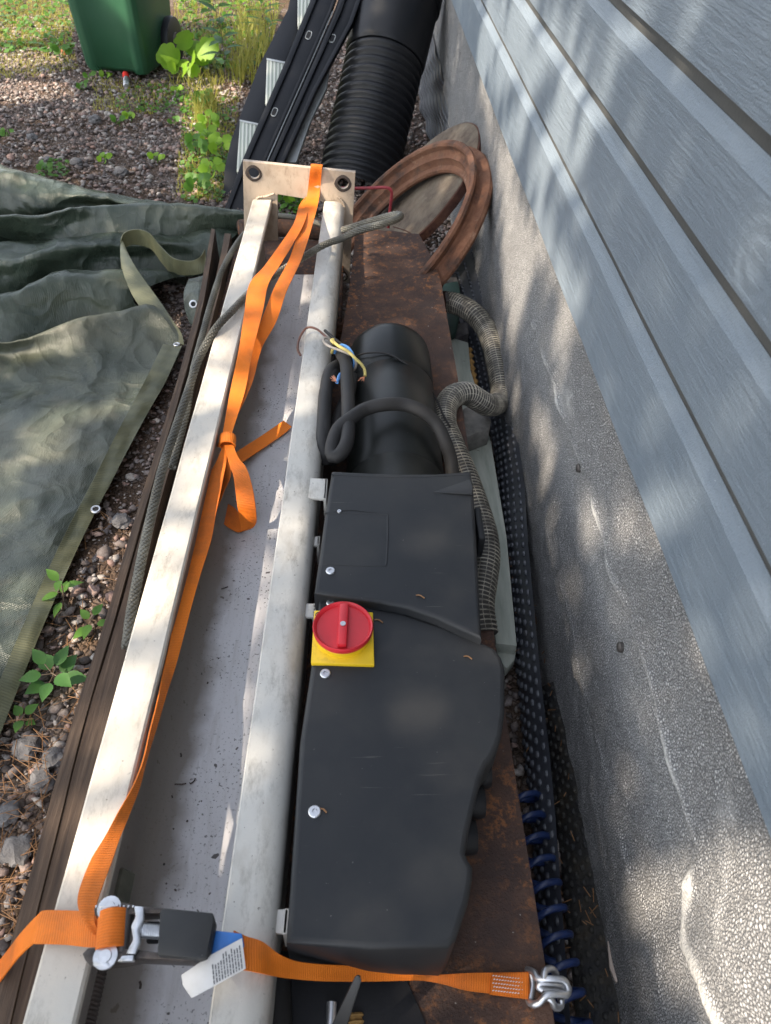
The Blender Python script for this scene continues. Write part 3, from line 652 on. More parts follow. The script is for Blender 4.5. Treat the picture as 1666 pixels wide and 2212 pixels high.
def build_baseplate():
    Y = 2.15; q = lambda x, y: (at_y(x, y, Y).x, at_y(x, y, Y).z)
    out = [q(525, 348), q(768, 373), q(755, 612), q(717, 609), q(722, 440), q(600, 420), q(600, 520), q(528, 520)]
    holes = [circ2(q(548, 375), .0155), circ2(q(741, 397), .0155), circ2(q(738, 597), .013)]
    M = Matrix(((1, 0, 0, 0), (0, 0, -1, Y+.008), (0, 1, 0, 0), (0, 0, 0, 1)))
    plate2d('base_plate', [out]+holes, 'flange paint', col, M, .015, .0012)
    for (x, y), r in (((548, 375), .0225), ((741, 397), .0235), ((738, 597), .019)):
        c = at_y(x, y, Y-.0012); lathe_obj('worn_ring', c, (0, -1, 0), [(.0158, -.003), (.0158, .0006), (r*.9, .0006), (r, -.0004)], 'rusty dark steel', col, seg=18, jit=.12)
    # weld beads where the rails meet the plate
    for pts in (((592, 418), (575, 424), (556, 428), (548, 450)), ((728, 425), (738, 432), (745, 450), (742, 480))):
        tube_obj('weld_bead', [at_y(x, y, Y-.003) for x, y in pts], lambda s, L: .0028+.0008*math.sin(s*900), 'flange paint', col, seg=6, step=.003)
build_baseplate()
def build_brackets():
    for pts, z in (([(668, 1032), (708, 1034), (705, 1078), (664, 1075)], ZR-.004), ([(655, 1303), (684, 1303), (682, 1333), (651, 1332)], ZR-.02), ([(680, 1158), (692, 1158), (690, 1178), (677, 1178)], ZR-.03), ([(588, 1965), (625, 1962), (620, 2018), (586, 2015)], ZR-.02)):
        P = zpoly(pts, z); bm = bmesh.new(); slab(bm, P, (0, 0, 1), .006, .0015); slab(bm, [P[1], P[2], P[2]+V((0.0, .0, -.05)), P[1]+V((.0, 0, -.05))], (1, 0, 0), .005, .001); obj('bracket', bm, 'white rail paint', col)
build_brackets()
def build_screw():
    a = at_z(225, 1960, .345); b = at_z(150, 2290, .345); b = a+(b-a)*1.25
    P, t = resample([tuple(a), tuple(b)], .0016); bm = bmesh.new()
    tube(bm, [tuple(a), tuple(b)], lambda s, L: .0175+.0022*(abs(((s/.0042) % 1)-.5)*2), 20, .0014, 0)
    s = obj('threaded_rod', bm, 'rusty dark steel', col, angle=80)
    d = (b-a).normalized(); c = at_z(247, 1918, .345)
    bm = bmesh.new(); lathe(bm, c-d*.018, d, [(.0001, 0), (.017, 0), (.0215, .003), (.0215, .034), (.017, .038), (.0001, .038)], 6); obj('hex_nut', bm, 'olive nut steel', s, angle=20)
build_screw()

# ============================================================ MOTOR, COVERS, SWITCH
unit = thing('power_unit', 'black hydraulic power unit with motor cylinder and dusty plastic covers', 'power unit', (.08, .8, ZB))
def build_unit():
    R = .0965; c = V((.079, 1.0, .302))
    prof = [(.0001, .525), (.03, .524), (.07, .518), (.088, .508), (.0955, .493), (R, .478), (R, .355), (R*.985, .353), (R*.985, .350), (R, .348), (R, .05), (R*.99, .048), (R*.99, .044), (R, .042), (R, -.1), (.09, -.1)]
    lathe_obj('motor_body', c, (0.0, 1, 0), prof, 'black motor paint', unit, 72, angle=50)
    # lower cover
    low = [(690, 1285), (760, 1300), (870, 1322), (960, 1352), (1040, 1385), (1068, 1398), (1084, 1418), (1092, 1445), (1091, 1540), (1084, 1590), (1076, 1612), (1063, 1640), (1052, 1652), (1040, 1680), (1012, 1800), (1006, 1842), (1012, 1856), (1022, 1872), (1021, 1900), (1012, 1950), (985, 2030), (968, 2046), (800, 2050), (618, 2036), (622, 1980), (648, 1600), (672, 1440)]
    zt = .405; P = [at_z(x, y, zt) for x, y in low]
    plate2d('lower_cover', [[(p.x, p.y) for p in P]], 'black moulded plastic', unit, Matrix.Translation((0, 0, zt-.065)), .13, .007, angle=50)
    up = [(717, 1016), (760, 1018), (850, 1022), (940, 1022), (1018, 1016), (1024, 1060), (1032, 1200), (1041, 1378), (1000, 1360), (940, 1332), (880, 1312), (820, 1300), (760, 1294), (679, 1279), (690, 1200), (702, 1110)]
    zt2 = .423; P = [at_z(x, y, zt2) for x, y in up]
    plate2d('upper_cover', [[(p.x, p.y) for p in P]], 'black moulded plastic', unit, Matrix.Translation((0, 0, zt2-.06)), .12, .0065, angle=50)
    # the slightly raised lip at the upper edge, the pressed square and the torn flap
    for nm, pts, z in (('pressed_line', [(703, 1108), (760, 1108), (838, 1111), (838, 1160), (835, 1222), (780, 1222), (700, 1218)], zt2), ('rim_line', [(716, 1025), (800, 1029), (900, 1030), (1014, 1025)], zt2)):
        tube_obj(nm, [at_z(x, y, z) for x, y in pts], .0016, 'black moulded plastic', unit, seg=8, smooth=0 if nm == 'pressed_line' else 6, flat=.6)
    fl = [at_z(x, y, z) for x, y, z in ((935, 1063, zt2+.001), (1019, 1068, zt2+.004), (1021, 1055, zt2+.008), (1016, 1035, zt2+.001))]
    slab_obj('torn_flap', fl, (0, 0, 1), .002, 'black moulded plastic', unit, .0008)
    tube_obj('crack', [at_z(x, y, zt2+.0002) for x, y in ((703, 1109), (735, 1104), (760, 1102), (790, 1106), (815, 1108))], .0008, 'dark gap', unit, seg=5, smooth=3)
    for x, y, z, r in ((714, 1234, zt2, .0072), (714, 1303, zt, .0062), (703, 1456, zt, .0075), (680, 1754, zt, .0078), (733, 1106, zt2, .0036)):
        c0 = at_z(x, y, z); lathe_obj('screw', c0, (0, 0, 1), [(r, -.002), (r, .0018), (r*.85, .003), (r*.42, .003), (r*.36, .0012), (.0001, .001)], 'galvanised steel', unit, seg=16)
    # dark rollers peeping out on the right flank
    for x, y in ((1058, 1668), (1045, 1732), (1028, 1808)):
        c0 = at_z(x, y, .335); lathe_obj('roller', c0+V((-.04, 0, 0)), (1, 0, 0), [(.0001, 0), (.022, 0), (.022, .034), (.020, .040), (.008, .042), (.0001, .042)], 'black pipe plastic', unit, seg=28)
    bm = bmesh.new(); c0 = at_z(1033, 1150, .37); box(bm, c0, (.012, .075, .05), bevel=.004); obj('side_clip', bm, 'black moulded plastic', unit)
    # dark steel frame below the covers, seen in the gap beside the white rail
    slab_obj('frame', [V((-.07, .25, .30)), V((.10, .25, .30)), V((.15, .95, .30)), V((-.04, .95, .30))], (0, 0, 1), .09, 'dark gap', unit, .004)
    # rotary switch
    sw = zpoly([(679, 1318), (806, 1322), (809, 1436), (672, 1432)], zt+.006); pl = slab_obj('switch_plate', sw, (0, 0, 1), .008, 'yellow', unit, .0015)
    cc = at_z(740, 1370, zt+.006)
    lathe_obj('switch_collar', cc, (0, 0, 1), [(.041, -.002), (.041, .010), (.038, .013), (.0001, .013)], 'yellow', unit, seg=48)
    k = lathe_obj('switch_knob', cc+V((.001, .0, 0)), (0, 0, 1), [(.034, .010), (.0425, .013), (.0435, .020), (.042, .0228), (.0395, .0215), (.0375, .017), (.0001, .016)], 'red plastic', unit, seg=56, angle=60)
    bm = bmesh.new(); box(bm, cc+V((.001, .0, .021)), (.0135, .072, .014), rz=-.03, bevel=.003); obj('grip', bm, 'red plastic', k)
    lathe_obj('grip_screw', cc+V((.001, -.002, .028)), (0, 0, 1), [(.004, 0), (.004, .0015), (.0001, .0015)], 'galvanised steel', k, seg=12)
    c1 = at_z(692, 1328, zt+.0065); bm = bmesh.new(); tube(bm, [c1+V((math.cos(a)*.007, math.sin(a)*.0055, 0)) for a in np.linspace(0, 2*PI, 17)], .0006, 5, .001, 2); obj('round_mark', bm, 'label print', pl)
    bm = bmesh.new(); mm = text_mesh('BW', .006, Matrix.Translation(c1+V((-.005, -.002, 0)))); bm.from_mesh(mm); obj('round_mark', bm, 'label print', pl, smooth=False)
    # thin black tie round the motor, its tail running back to the cover
    T = [(912, 1155), (950, 1128), (1010, 1117), (1090, 1120), (1160, 1150), (1240, 1210), (1310, 1290), (1370, 1370), (1410, 1460), (1450, 1530), (1478, 1575)]
    cx = lambda zx, zy: (406.75+.3906*zx, 325.4+.3906*zy); zz = [.36, .382, .398, .402, .40, .385, .36, .33, .32, .31, .26]
    tube_obj('cable_tie', [at_z(*cx(a, b), z) for (a, b), z in zip(T, zz)], .0022, 'cable rubber', unit, seg=8)
build_unit()

# ============================================================ POWER CABLE AND WIRES
cab = thing('power_cable', 'thick black rubber cable coiled beside the motor with bare wire ends', 'cable', (-.02, 1.15, ZB))
def W4(zx, zy): return (406.75+.3906*zx, 325.4+.3906*zy)
def W6(zx, zy): return (634.5+.11033*zx, 691.5+.11033*zy)
def build_cable():
    loops = [
        [(770, 1140, .33), (790, 1080, .30), (770, 1200, .34), (800, 1230, .39), (760, 1330, .40), (750, 1480, .40), (745, 1640, .385), (765, 1720, .36)],
        [(770, 1100, .33), (792, 1160, .35), (800, 1250, .36), (800, 1320, .36), (790, 1400, .35)],
        [(840, 1185, .37), (800, 1205, .39), (772, 1260, .40), (757, 1400, .40), (755, 1550, .395), (765, 1700, .37)],
        [(845, 1120, .40), (872, 1180, .42), (880, 1300, .425), (885, 1450, .425), (880, 1600, .42), (840, 1680, .41), (800, 1690, .405), (795, 1640, .41), (830, 1540, .42), (900, 1480, .43), (980, 1430, .43), (1080, 1405, .435), (1190, 1405, .43), (1290, 1440, .425), (1370, 1510, .405), (1420, 1610, .385), (1450, 1700, .36), (1462, 1790, .34)],
        [(905, 1250, .37), (890, 1340, .37), (850, 1430, .365), (810, 1560, .36), (790, 1720, .35)]]
    for i, L in enumerate(loops[0:1]+loops[2:]):
        tube_obj('cable_run', [at_z(*W4(a, b), z) for a, b, z in L], .0132, 'cable rubber', cab, seg=16)
    wires = [('brown insulation', .0026, [(135, 690, .41), (80, 560, .415), (110, 370, .42), (220, 180, .425), (330, 140, .43), (460, 180, .44), (560, 260, .44), (640, 330, .44), (720, 390, .44)]),
             ('grey insulation', .0028, [(720, 390, .44), (640, 345, .445), (585, 380, .445), (620, 460, .445), (740, 530, .45), (900, 590, .45), (1060, 650, .45), (1180, 720, .45), (1225, 830, .44), (1210, 930, .43), (1160, 1000, .42)]),
             ('cable rubber', .0034, [(615, 205, .43), (700, 280, .44), (800, 370, .44), (930, 470, .44), (1000, 530, .43)]),
             ('yellow insulation', .0032, [(870, 500, .44), (790, 450, .452), (740, 400, .452), (770, 375, .452), (790, 430, .452), (900, 520, .455), (1060, 610, .455), (1200, 740, .45), (1330, 870, .44), (1390, 980, .435), (1400, 1100, .43)]),
             ('blue insulation', .0034, [(900, 510, .44), (960, 490, .45), (1060, 540, .45), (1140, 640, .45), (1185, 760, .44), (1190, 860, .43), (1160, 930, .42)]),
             ('blue insulation', .0036, [(950, 1040, .43), (900, 1080, .43), (875, 1150, .43), (845, 1220, .43)]),
             ('blue insulation', .0034, [(820, 560, .44), (815, 600, .43), (800, 640, .42)]), ('yellow insulation', .0034, [(770, 560, .44), (760, 600, .43), (750, 640, .42)])]
    for m, r, L in wires: tube_obj('wire', [at_z(*W6(a, b), z-.012) for a, b, z in L], r, m, cab, seg=8, step=.003)
    for ex, ey, dx, dy in ((1400, 1100, -75, 70), (845, 1225, -45, -110)):
        bm = bmesh.new()
        for k in range(16):
            jx, jy = rng.normal()*38, rng.normal()*26; tube(bm, [at_z(*W6(ex, ey), .418), at_z(*W6(ex+dx*.4+jx*.3, ey+dy*.4+jy*.2), .421), at_z(*W6(ex+dx+jx, ey+dy+jy), .415+.004*rng.random())], .0006, 5, .004, 3)
        obj('bare_strands', bm, 'copper strands', cab)
    a = at_z(*W6(735, 2080), .381); b = at_z(*W6(770, 2360), .381); ang = math.atan2((b-a).y, (b-a).x)
    bm = bmesh.new(); mm = text_mesh('PECSO FR', .0095, Matrix.Translation(at_z(692, 918, .3815)) @ Matrix.Rotation(math.radians(-82), 4, 'Z')); bm.from_mesh(mm)
    obj('cable_print', bm, 'print white', cab, smooth=False)
build_cable()

# ============================================================ WIRE ROPE
def rope(name, path, R, parent, mat='rope', pitch=.07):
    P, t = resample(catmull([tuple(p) for p in path], 10), .006); T, U, W = frames(P); bm = bmesh.new()
    tube(bm, [tuple(p) for p in P[::2]], R*.55, 6, .02, 0)
    for k in range(6):
        a = 2*PI*k/6+2*PI*t/pitch; Q = P+R*.64*(np.cos(a)[:, None]*U+np.sin(a)[:, None]*W); tube(bm, [tuple(q) for q in Q], R*.37, 7, .006, 0)
    return obj(name, bm, mat, parent, angle=80)
wr = thing('wire_rope', 'greasy dark wire rope looped over the column and down beside it', 'wire rope', (-.3, 1.4, .3))
R1 = [(770, 500, .48), (735, 516, .44), (700, 529, .425), (655, 556, .41), (600, 590, .40), (545, 628, .405), (505, 668, .415), (465, 712, .41), (430, 775, .37), (405, 850, .36), (380, 925, .355), (352, 1010, .35), (330, 1100, .345), (312, 1180, .34), (296, 1260, .335), (283, 1330, .33), (274, 1400, .32)]
R1 = [(740, 497, .40), (800, 478, .44), (850, 464, .47), (866, 466, .485), (852, 476, .495), (815, 487, .50)]+R1
rope('rope_strand', [at_z(*p) for p in R1], .0092, wr)
R2 = [(740, 497, .38), (700, 486, .34), (640, 470, .32), (590, 468, .30), (545, 490, .29), (510, 530, .29), (478, 590, .285), (455, 660, .28), (436, 730, .28), (418, 800, .28), (405, 880, .28), (388, 950, .28), (372, 1010, .275)]
rope('rope_strand', [at_z(*p) for p in R2], .0088, wr)

# ============================================================ RATCHET STRAP
rs = thing('ratchet_strap', 'orange webbing ratchet strap looped over the base plate and knotted', 'ratchet strap', (-.2, 1.0, .4))
def zr(rows): return [(at_z(a, b, z1), at_z(c, d, z2)) for a, b, z1, c, d, z2 in rows]
def build_strap():
    zp = .505
    top = (at_y(671, 360, 2.138), at_y(696, 361, 2.138)); back = (at_y(673, 362, 2.17), at_y(698, 363, 2.17)); bk2 = (at_y(673, 378, 2.175), at_y(698, 379, 2.175))
    mid = (at_y(662, 431, 2.128), at_y(689, 431, 2.128))
    bm = bmesh.new()   # right leg, passes under the left one
    ribbon(bm, [bk2, back, top, mid]+zr([(645, 497, .455, 672, 497, .455), (625, 560, .45, 651, 561, .45), (591, 626, .445, 620, 628, .445), (563, 697, .43, 597, 695, .426), (543, 755, .400, 566, 752, .396), (522, 830, .392, 545, 828, .388), (497, 900, .385, 512, 900, .383), (485, 940, .38, 495, 941, .38)]), across=5, wob=.0012)
    obj('webbing', bm, 'strap', rs, angle=60)
    bm = bmesh.new()   # left leg
    ribbon(bm, [(at_y(660, 425, 2.141), at_y(674, 426, 2.141)), (at_y(646, 446, 2.10), at_y(668, 446, 2.10))]+zr([(635, 482, .465, 657, 483, .46), (604, 530, .462, 632, 529, .46), (571, 575, .46, 603, 576, .455), (539, 614, .458, 580, 614, .455), (528, 677, .450, 567, 677, .45), (516, 755, .43, 547, 755, .428), (500, 833, .40, 532, 834, .398), (489, 892, .39, 515, 893, .388), (481, 939, .383, 500, 940, .382)]), across=5, wob=.0012)
    obj('webbing', bm, 'strap', rs, angle=60)
    # knot
    kn = []
    for a in np.linspace(-.2, PI*2-.2, 15):
        c = at_z(491.5, 952, .38); rx, rz = .0145, .011
        p = c+V((math.cos(a)*rx, -.001, math.sin(a)*rz)); kn.append((p+V((-.001, .0135, 0)), p+V((.002, -.0145, 0))))
    bm = bmesh.new(); ribbon(bm, kn, .002, 6, 3, .002); obj('knot', bm, 'strap', rs, angle=60)
    bm = bmesh.new()   # main lower run
    ribbon(bm, zr([(484, 960, .378, 492, 962, .378), (466, 1000, .372, 489, 1000, .376), (447, 1030, .368, 483, 1030, .376), (430, 1058, .365, 478, 1058, .372), (421, 1115, .364, 466, 1115, .37), (414, 1168, .364, 456, 1168, .368), (398, 1240, .366, 434, 1240, .366), (379, 1318, .372, 412, 1318, .366), (359, 1425, .385, 383, 1425, .368), (344, 1500, .392, 359, 1500, .372), (326, 1573, .398, 338, 1573, .378), (309, 1640, .40, 317, 1646, .384), (285, 1700, .405, 303, 1701, .388), (254, 1757, .415, 281, 1757, .40), (224, 1812, .42, 259, 1812, .415), (194, 1863, .425, 242, 1863, .425), (168, 1937, .43, 214, 1937, .43), (178, 1985, .435, 204, 1985, .435), (203, 2020, .43, 216, 2014, .43)]), across=6, wob=.0015)
    obj('webbing', bm, 'strap', rs, angle=60)
    bm = bmesh.new()   # second layer fanning under it
    ribbon(bm, zr([(487, 962, .376, 494, 962, .376), (484, 1000, .37, 500, 1000, .372), (478, 1030, .35, 498, 1030, .36), (462, 1065, .335, 484, 1062, .345), (446, 1100, .32, 470, 1098, .33)]), across=4); obj('webbing', bm, 'strap', rs, angle=60)
    bm = bmesh.new()   # loop hanging right of the knot
    ribbon(bm, zr([(485, 962, .382, 504, 962, .382), (494, 998, .385, 516, 990, .385), (504, 1027, .38, 533, 1012, .384), (509, 1060, .365, 545, 1050, .375), (513, 1090, .35, 551, 1085, .362), (517, 1115, .325, 554, 1112, .338), (520, 1138, .302, 554, 1128, .312), (519, 1148, .293, 545, 1140, .295), (510, 1148, .289, 530, 1142, .289), (490, 1137, .288, 519, 1114, .288), (468, 1118, .288, 505, 1096, .288), (462, 1104, .288, 478, 1080, .288), (452, 1085, .289, 462, 1062, .290)]), across=5, per=7)
    obj('webbing_loop', bm, 'strap', rs, angle=70)
    bm = bmesh.new()   # loose tail
    ribbon(bm, zr([(458, 1012, .33, 462, 1050, .33), (485, 1000, .325, 487, 1035, .325), (511, 977, .305, 521, 1001, .305), (560, 945, .293, 572, 966, .293), (600, 918, .290, 612, 938, .290), (613, 909, .291, 630, 922, .291)]), across=5); obj('webbing_tail', bm, 'strap', rs, angle=60)
    bm = bmesh.new(); ribbon(bm, zr([(482, 955, .375, 478, 966, .372), (468, 958, .36, 464, 966, .36), (456, 966, .34, 452, 976, .34), (446, 990, .33, 449, 1000, .33)]), across=3); obj('webbing_tail', bm, 'strap', rs, angle=60)
    # left run over the rail
    bm = bmesh.new(); ribbon(bm, zr([(216, 1972, .43, 214, 2046, .43), (190, 1969, .425, 185, 2046, .425), (150, 1967, .412, 140, 2041, .412), (98, 1967, .404, 80, 2039, .404), (84, 1976, .396, 66, 2043, .392), (50, 2012, .34, 34, 2075, .33), (8, 2065, .25, 0, 2120, .24), (-30, 2115, .2, -40, 2170, .19)]), across=6, wob=.0012); obj('webbing', bm, 'strap', rs, angle=60)
    # right run to the hook
    bm = bmesh.new(); ribbon(bm, zr([(505, 2010, .43, 503, 2094, .43), (530, 2022, .424, 530, 2096, .424), (565, 2034, .415, 565, 2103, .412), (600, 2060, .395, 598, 2110, .385), (640, 2076, .37, 640, 2115, .36), (692, 2083, .35, 692, 2119, .34), (750, 2086, .33, 750, 2120, .32), (813, 2090, .31, 813, 2119, .30), (870, 2098, .295, 870, 2117, .285), (911, 2105, .289, 911, 2117, .284), (960, 2105, .28, 960, 2127, .278), (1009, 2102, .275, 1009, 2140, .272), (1080, 2101, .268, 1078, 2148, .268), (1142, 2100, .262, 1146, 2158, .262)]), across=6, wob=.0015); obj('webbing', bm, 'strap', rs, angle=60)
    bm = bmesh.new(); ribbon(bm, zr([(1062, 2106, .272, 1058, 2148, .272), (1100, 2103, .268, 1098, 2153, .268), (1138, 2102, .265, 1140, 2158, .265)]), .004, 5); obj('stitched_end', bm, 'strap', rs, angle=60)
    bm = bmesh.new()
    for i in range(11):
        for j in range(5):
            a = at_z(1064+i*6+(j % 2)*2, 2108+j*8+i*.7, .2755-.0008*i); tube(bm, [a, a+V((.0022, .0006, 0))], .0005, 5, .001, 0)
    obj('stitching', bm, 'rope fibre', rs)
    # blue sleeve and label
    slab_obj('sleeve', zpoly([(455, 2008), (523, 2016), (528, 2045), (470, 2062), (450, 2062)], .437), (0, 0, 1), .005, 'blue sleeve', rs, .0015)
    lp = [(392, 2106), (455, 2063), (523, 2026), (531, 2092), (470, 2126), (414, 2156), (395, 2128)]; zl = .4445
    P = zpoly(lp, zl); lab = slab_obj('care_label', P, (0, 0, 1), .0012, 'label', rs, .0003)
    a = V(at_z(531, 2092, zl)); b = V(at_z(523, 2026, zl)); u = (b-a).normalized(); v = (at_z(470, 2126, zl)-a).normalized(); bm = bmesh.new()
    for i in range(11):
        x0 = .0035+i*.0029; ln = (b-a).length*(.94 if i < 7 else .8); y = .0015
        while y < ln*.92-.004:
            wl = .0012+rng.random()*.0035; c = a+v*x0+u*(y+wl/2)+V((0, 0, .0004)); rot = Matrix((u, v, V((0, 0, 1)))).transposed(); box(bm, c, (wl, .0011, .0004), rot=rot); y += wl+.0009
    obj('print', bm, 'label print', lab, smooth=False)
    # ratchet
    rt = V(at_z(330, 2010, .43)); z0 = .452
    bm = bmesh.new(); slab(bm, zpoly([(346, 1970), (350, 1962), (460, 1972), (462, 1990), (446, 2066), (432, 2071), (340, 2062)], z0+.004), (0, 0, 1), .020, .0014)
    slab(bm, zpoly([(458, 1975), (466, 1990), (452, 2064), (444, 2068)], z0-.002), (0, 0, 1), .014, .002); rh = obj('ratchet_handle', bm, 'black moulded plastic', rs)
    bm = bmesh.new()
    for pp in (([(203, 1962), (215, 1950), (258, 1948), (300, 1956), (360, 1962), (460, 1972), (458, 1980), (350, 1972), (290, 1974), (250, 1978), (205, 1978)]), ([(178, 2060), (190, 2048), (250, 2048), (300, 2052), (350, 2058), (448, 2068), (436, 2076), (300, 2070), (260, 2078), (215, 2082), (185, 2076)])):
        slab(bm, zpoly(pp, z0-.006), (0, 0, 1), .022, .0008)
    obj('ratchet_frame', bm, 'oily dark metal', rs)
    bm = bmesh.new(); slab(bm, zpoly([(288, 1955), (311, 1957), (311, 1985), (300, 2010), (304, 2035), (292, 2062), (270, 2060), (287, 2030), (282, 2000), (292, 1980)], z0), (0, 0, 1), .006, .0025)
    slab(bm, zpoly([(262, 2064), (290, 2062), (288, 2076), (256, 2077)], z0), (0, 0, 1), .006, .0015); slab(bm, zpoly([(203, 2068), (236, 2078), (238, 2088), (200, 2086)], z0-.002), (0, 0, 1), .006, .0015); slab(bm, zpoly([(215, 1954), (258, 1952), (256, 1958), (216, 1961)], z0), (0, 0, 1), .004, .0012)
    for (px_, py_, r_) in ((236, 1962, .012), (228, 2066, .012)):
        lathe(bm, at_z(px_, py_, z0-.004), (0, 0, 1), [(.0001, .003), (r_*.5, .003), (r_*.55, .0015), (r_, .001), (r_, -.002)], 20)
    for q in range(9):
        for yy in (1955, 2072): slab(bm, zpoly([(206+q*10, yy), (211+q*10, yy), (209+q*10, yy+5), (205+q*10, yy+5)], z0-.003), (0, 0, 1), .004, .0006)
    obj('pawl', bm, 'galvanised steel', rs)
    for (a_, b_, r_, m_, nm) in (((247, 1970), (240, 2052), .0155, 'strap', 'wound_webbing'), ((275, 1962), (262, 2060), .007, 'dark steel', 'spool_axle')):
        tube_obj(nm, [at_z(*a_, z0-.012), at_z(*b_, z0-.012)], r_, m_, rs, seg=18, smooth=0)
    bm = bmesh.new(); p0, p1 = at_z(303, 2010, z0-.012), at_z(352, 2013, z0-.012); d = p1-p0; uu, vv, aa = basis(d)
    tube(bm, [p0+aa*(d.length*k/80)+(uu*math.cos(k*.785*1.0)+vv*math.sin(k*.785))*.006 for k in range(81)], .0016, 6, .003, 2); obj('spring', bm, 'galvanised steel', rs)
    slab_obj('spring_slide', zpoly([(318, 1990), (345, 1990), (340, 2036), (316, 2036)], z0-.02), (0, 0, 1), .006, 'dark gap', rs, .001)
    # double claw hook
    def HK(zx, zy, z): return at_z(569.5+.4883*zx, 1545.7+.4883*zy, z+.022)
    bm = bmesh.new(); r = .0042
    tube(bm, [HK(1165, 1125, .235), HK(1195, 1135, .245), HK(1215, 1165, .25), HK(1265, 1165, .255), HK(1325, 1170, .255), HK(1345, 1200, .25), HK(1338, 1230, .245), HK(1290, 1215, .245), HK(1235, 1215, .245)], r, 10, .003)
    tube(bm, [HK(1172, 1258, .235), HK(1190, 1278, .245), HK(1220, 1270, .25), HK(1250, 1240, .255), HK(1300, 1232, .255), HK(1340, 1235, .25), HK(1350, 1205, .24)], r, 10, .003)
    tube(bm, [HK(1240, 1165, .255), HK(1245, 1130, .255), HK(1275, 1120, .25), HK(1295, 1145, .24)], r, 10, .003); tube(bm, [HK(1235, 1215, .248), HK(1215, 1200, .248), HK(1225, 1185, .250), HK(1290, 1190, .250), HK(1335, 1200, .246)], r, 10, .003)
    tube(bm, [HK(1245, 1240, .25), HK(1275, 1260, .25), HK(1290, 1290, .24), HK(1315, 1285, .23), HK(1315, 1250, .235)], r, 10, .003); tube(bm, [HK(1180, 1130, .238), HK(1190, 1190, .236), HK(1178, 1260, .238)], r*.9, 10, .003)
    obj('claw_hook', bm, 'galvanised steel', rs)
build_strap()

# ============================================================ LATHS beside the column
def lath(label, L, R, z, th):
    bm = bmesh.new(); rows = list(zip(L, R)); a = [at_z(*p, z) for p in L]; b = [at_z(*p, z) for p in R]
    a.append(a[-1]+(a[-1]-a[-2])*.5); b.append(b[-1]+(b[-1]-b[-2])*.5); a = [V(p) for p in catmull([tuple(q) for q in a], 6)]; b = [V(p) for p in catmull([tuple(q) for q in b], 6)]
    va = [bm.verts.new(p+V((.001*mnoise.noise(p*9), 0, .002*mnoise.noise(p*5)))) for p in a]; vb = [bm.verts.new(p+V((.001*mnoise.noise(p*11), 0, .002*mnoise.noise(p*5)))) for p in b]
    wa = [bm.verts.new(v.co-V((0, 0, th))) for v in va]; wb = [bm.verts.new(v.co-V((0, 0, th))) for v in vb]
    for i in range(len(va)-1):
        for q in ((va[i], vb[i], vb[i+1], va[i+1]), (va[i], va[i+1], wa[i+1], wa[i]), (vb[i], wb[i], wb[i+1], vb[i+1]), (wa[i], wa[i+1], wb[i+1], wb[i])): bm.faces.new(q)
    bm.faces.new((va[0], wa[0], wb[0], vb[0])); bm.faces.new((va[-1], vb[-1], wb[-1], wa[-1])); bmesh.ops.recalc_face_normals(bm, faces=bm.faces)
    return tag(obj('wooden_lath', bm, 'lath', angle=30), label, 'lath', 'laths along the column')
lath('outermost dark brown lath, next to the tarpaulin', [(457, 494), (430, 640), (400, 760), (355, 915), (300, 1090), (230, 1330), (165, 1530), (90, 1800), (18, 2060), (-30, 2230)], [(465, 496), (442, 640), (414, 760), (370, 915), (316, 1090), (249, 1330), (190, 1530), (122, 1800), (58, 2060), (22, 2212)], .235, .20)
lath('inner dark brown lath, between the outer lath and the wire rope', [(486, 504), (462, 620), (425, 760), (383, 900), (322, 1090), (255, 1330), (194, 1530), (126, 1800), (62, 2060), (26, 2212)], [(499, 505), (476, 620), (440, 760), (400, 900), (345, 1090), (290, 1330), (240, 1530), (166, 1800), (96, 2060), (54, 2212)], .232, .20)

# ============================================================ HOSE, BOARD, BLOCK
def H7(zx, zy): return (935.5+.1839*zx, 569.5+.1839*zy)
hs = thing('suction_hose', 'ribbed grey suction hose with pale mesh curling past the motor', 'hose', (.27, 1.3, .15))
HP = [(960, 652, .215), (990, 658, .22), (1024, 678, .22), (1049, 709, .205), (1064, 744, .20), (1073, 781, .19), (1080, 818, .18), (1083, 850, .17), (1074, 872, .175), (1052, 874, .22), (1030, 862, .25), (1008, 850, .275), (980, 856, .285), (963, 880, .285), (960, 915, .285), (972, 950, .285), (986, 985, .285), (1005, 1030, .28), (1026, 1090, .275), (1044, 1150, .27), (1050, 1200, .265), (1044, 1250, .262), (1036, 1310, .255), (1044, 1370, .24)]
tube_obj('hose_body', [at_z(*p) for p in HP], lambda s, L: (.0290-.0030*min(1, s/.6))*(1+.06*math.sin(s/.0085*2*PI)), 'hose', hs, seg=22, step=.0017)
lathe_obj('hose_clamp', at_z(957, 653, .215), (1, .1, 0), [(.030, -.008), (.0315, -.008), (.0315, .008), (.030, .008)], 'dark edge rust', hs, closed=True, seg=28)
bm = bmesh.new(); box(bm, at_z(966, 643, .255), (.010, .045, .008), bevel=.002); obj('clamp_screw', bm, 'dark steel', hs)
bd = thing('painted_board', 'pale green painted board lying in the gap beside the rusty beam', 'board', (.29, 1.2, 0))
P = [(974, 728), (1012, 740), (1017, 800), (1040, 870), (1062, 960), (1095, 1160), (1117, 1395), (1072, 1390), (1040, 1150), (1000, 960), (980, 800)]
slab_obj('board_face', zpoly(P, .10), (0, 0, 1), .045, 'board', bd, .002)
tube_obj('torn_edge', [at_z(x, y, .095) for x, y in ((1015, 752), (1020, 790), (1026, 820), (1032, 842))], lambda s, L: .006+.003*math.sin(s*200), 'ochre edge', bd, seg=6, step=.004, flat=.5)
slab_obj('board_end', zpoly([(1072, 1393), (1117, 1398), (1112, 1425), (1095, 1445), (1078, 1425)], .07), (0, 0, 1), .03, 'board', bd, .003)
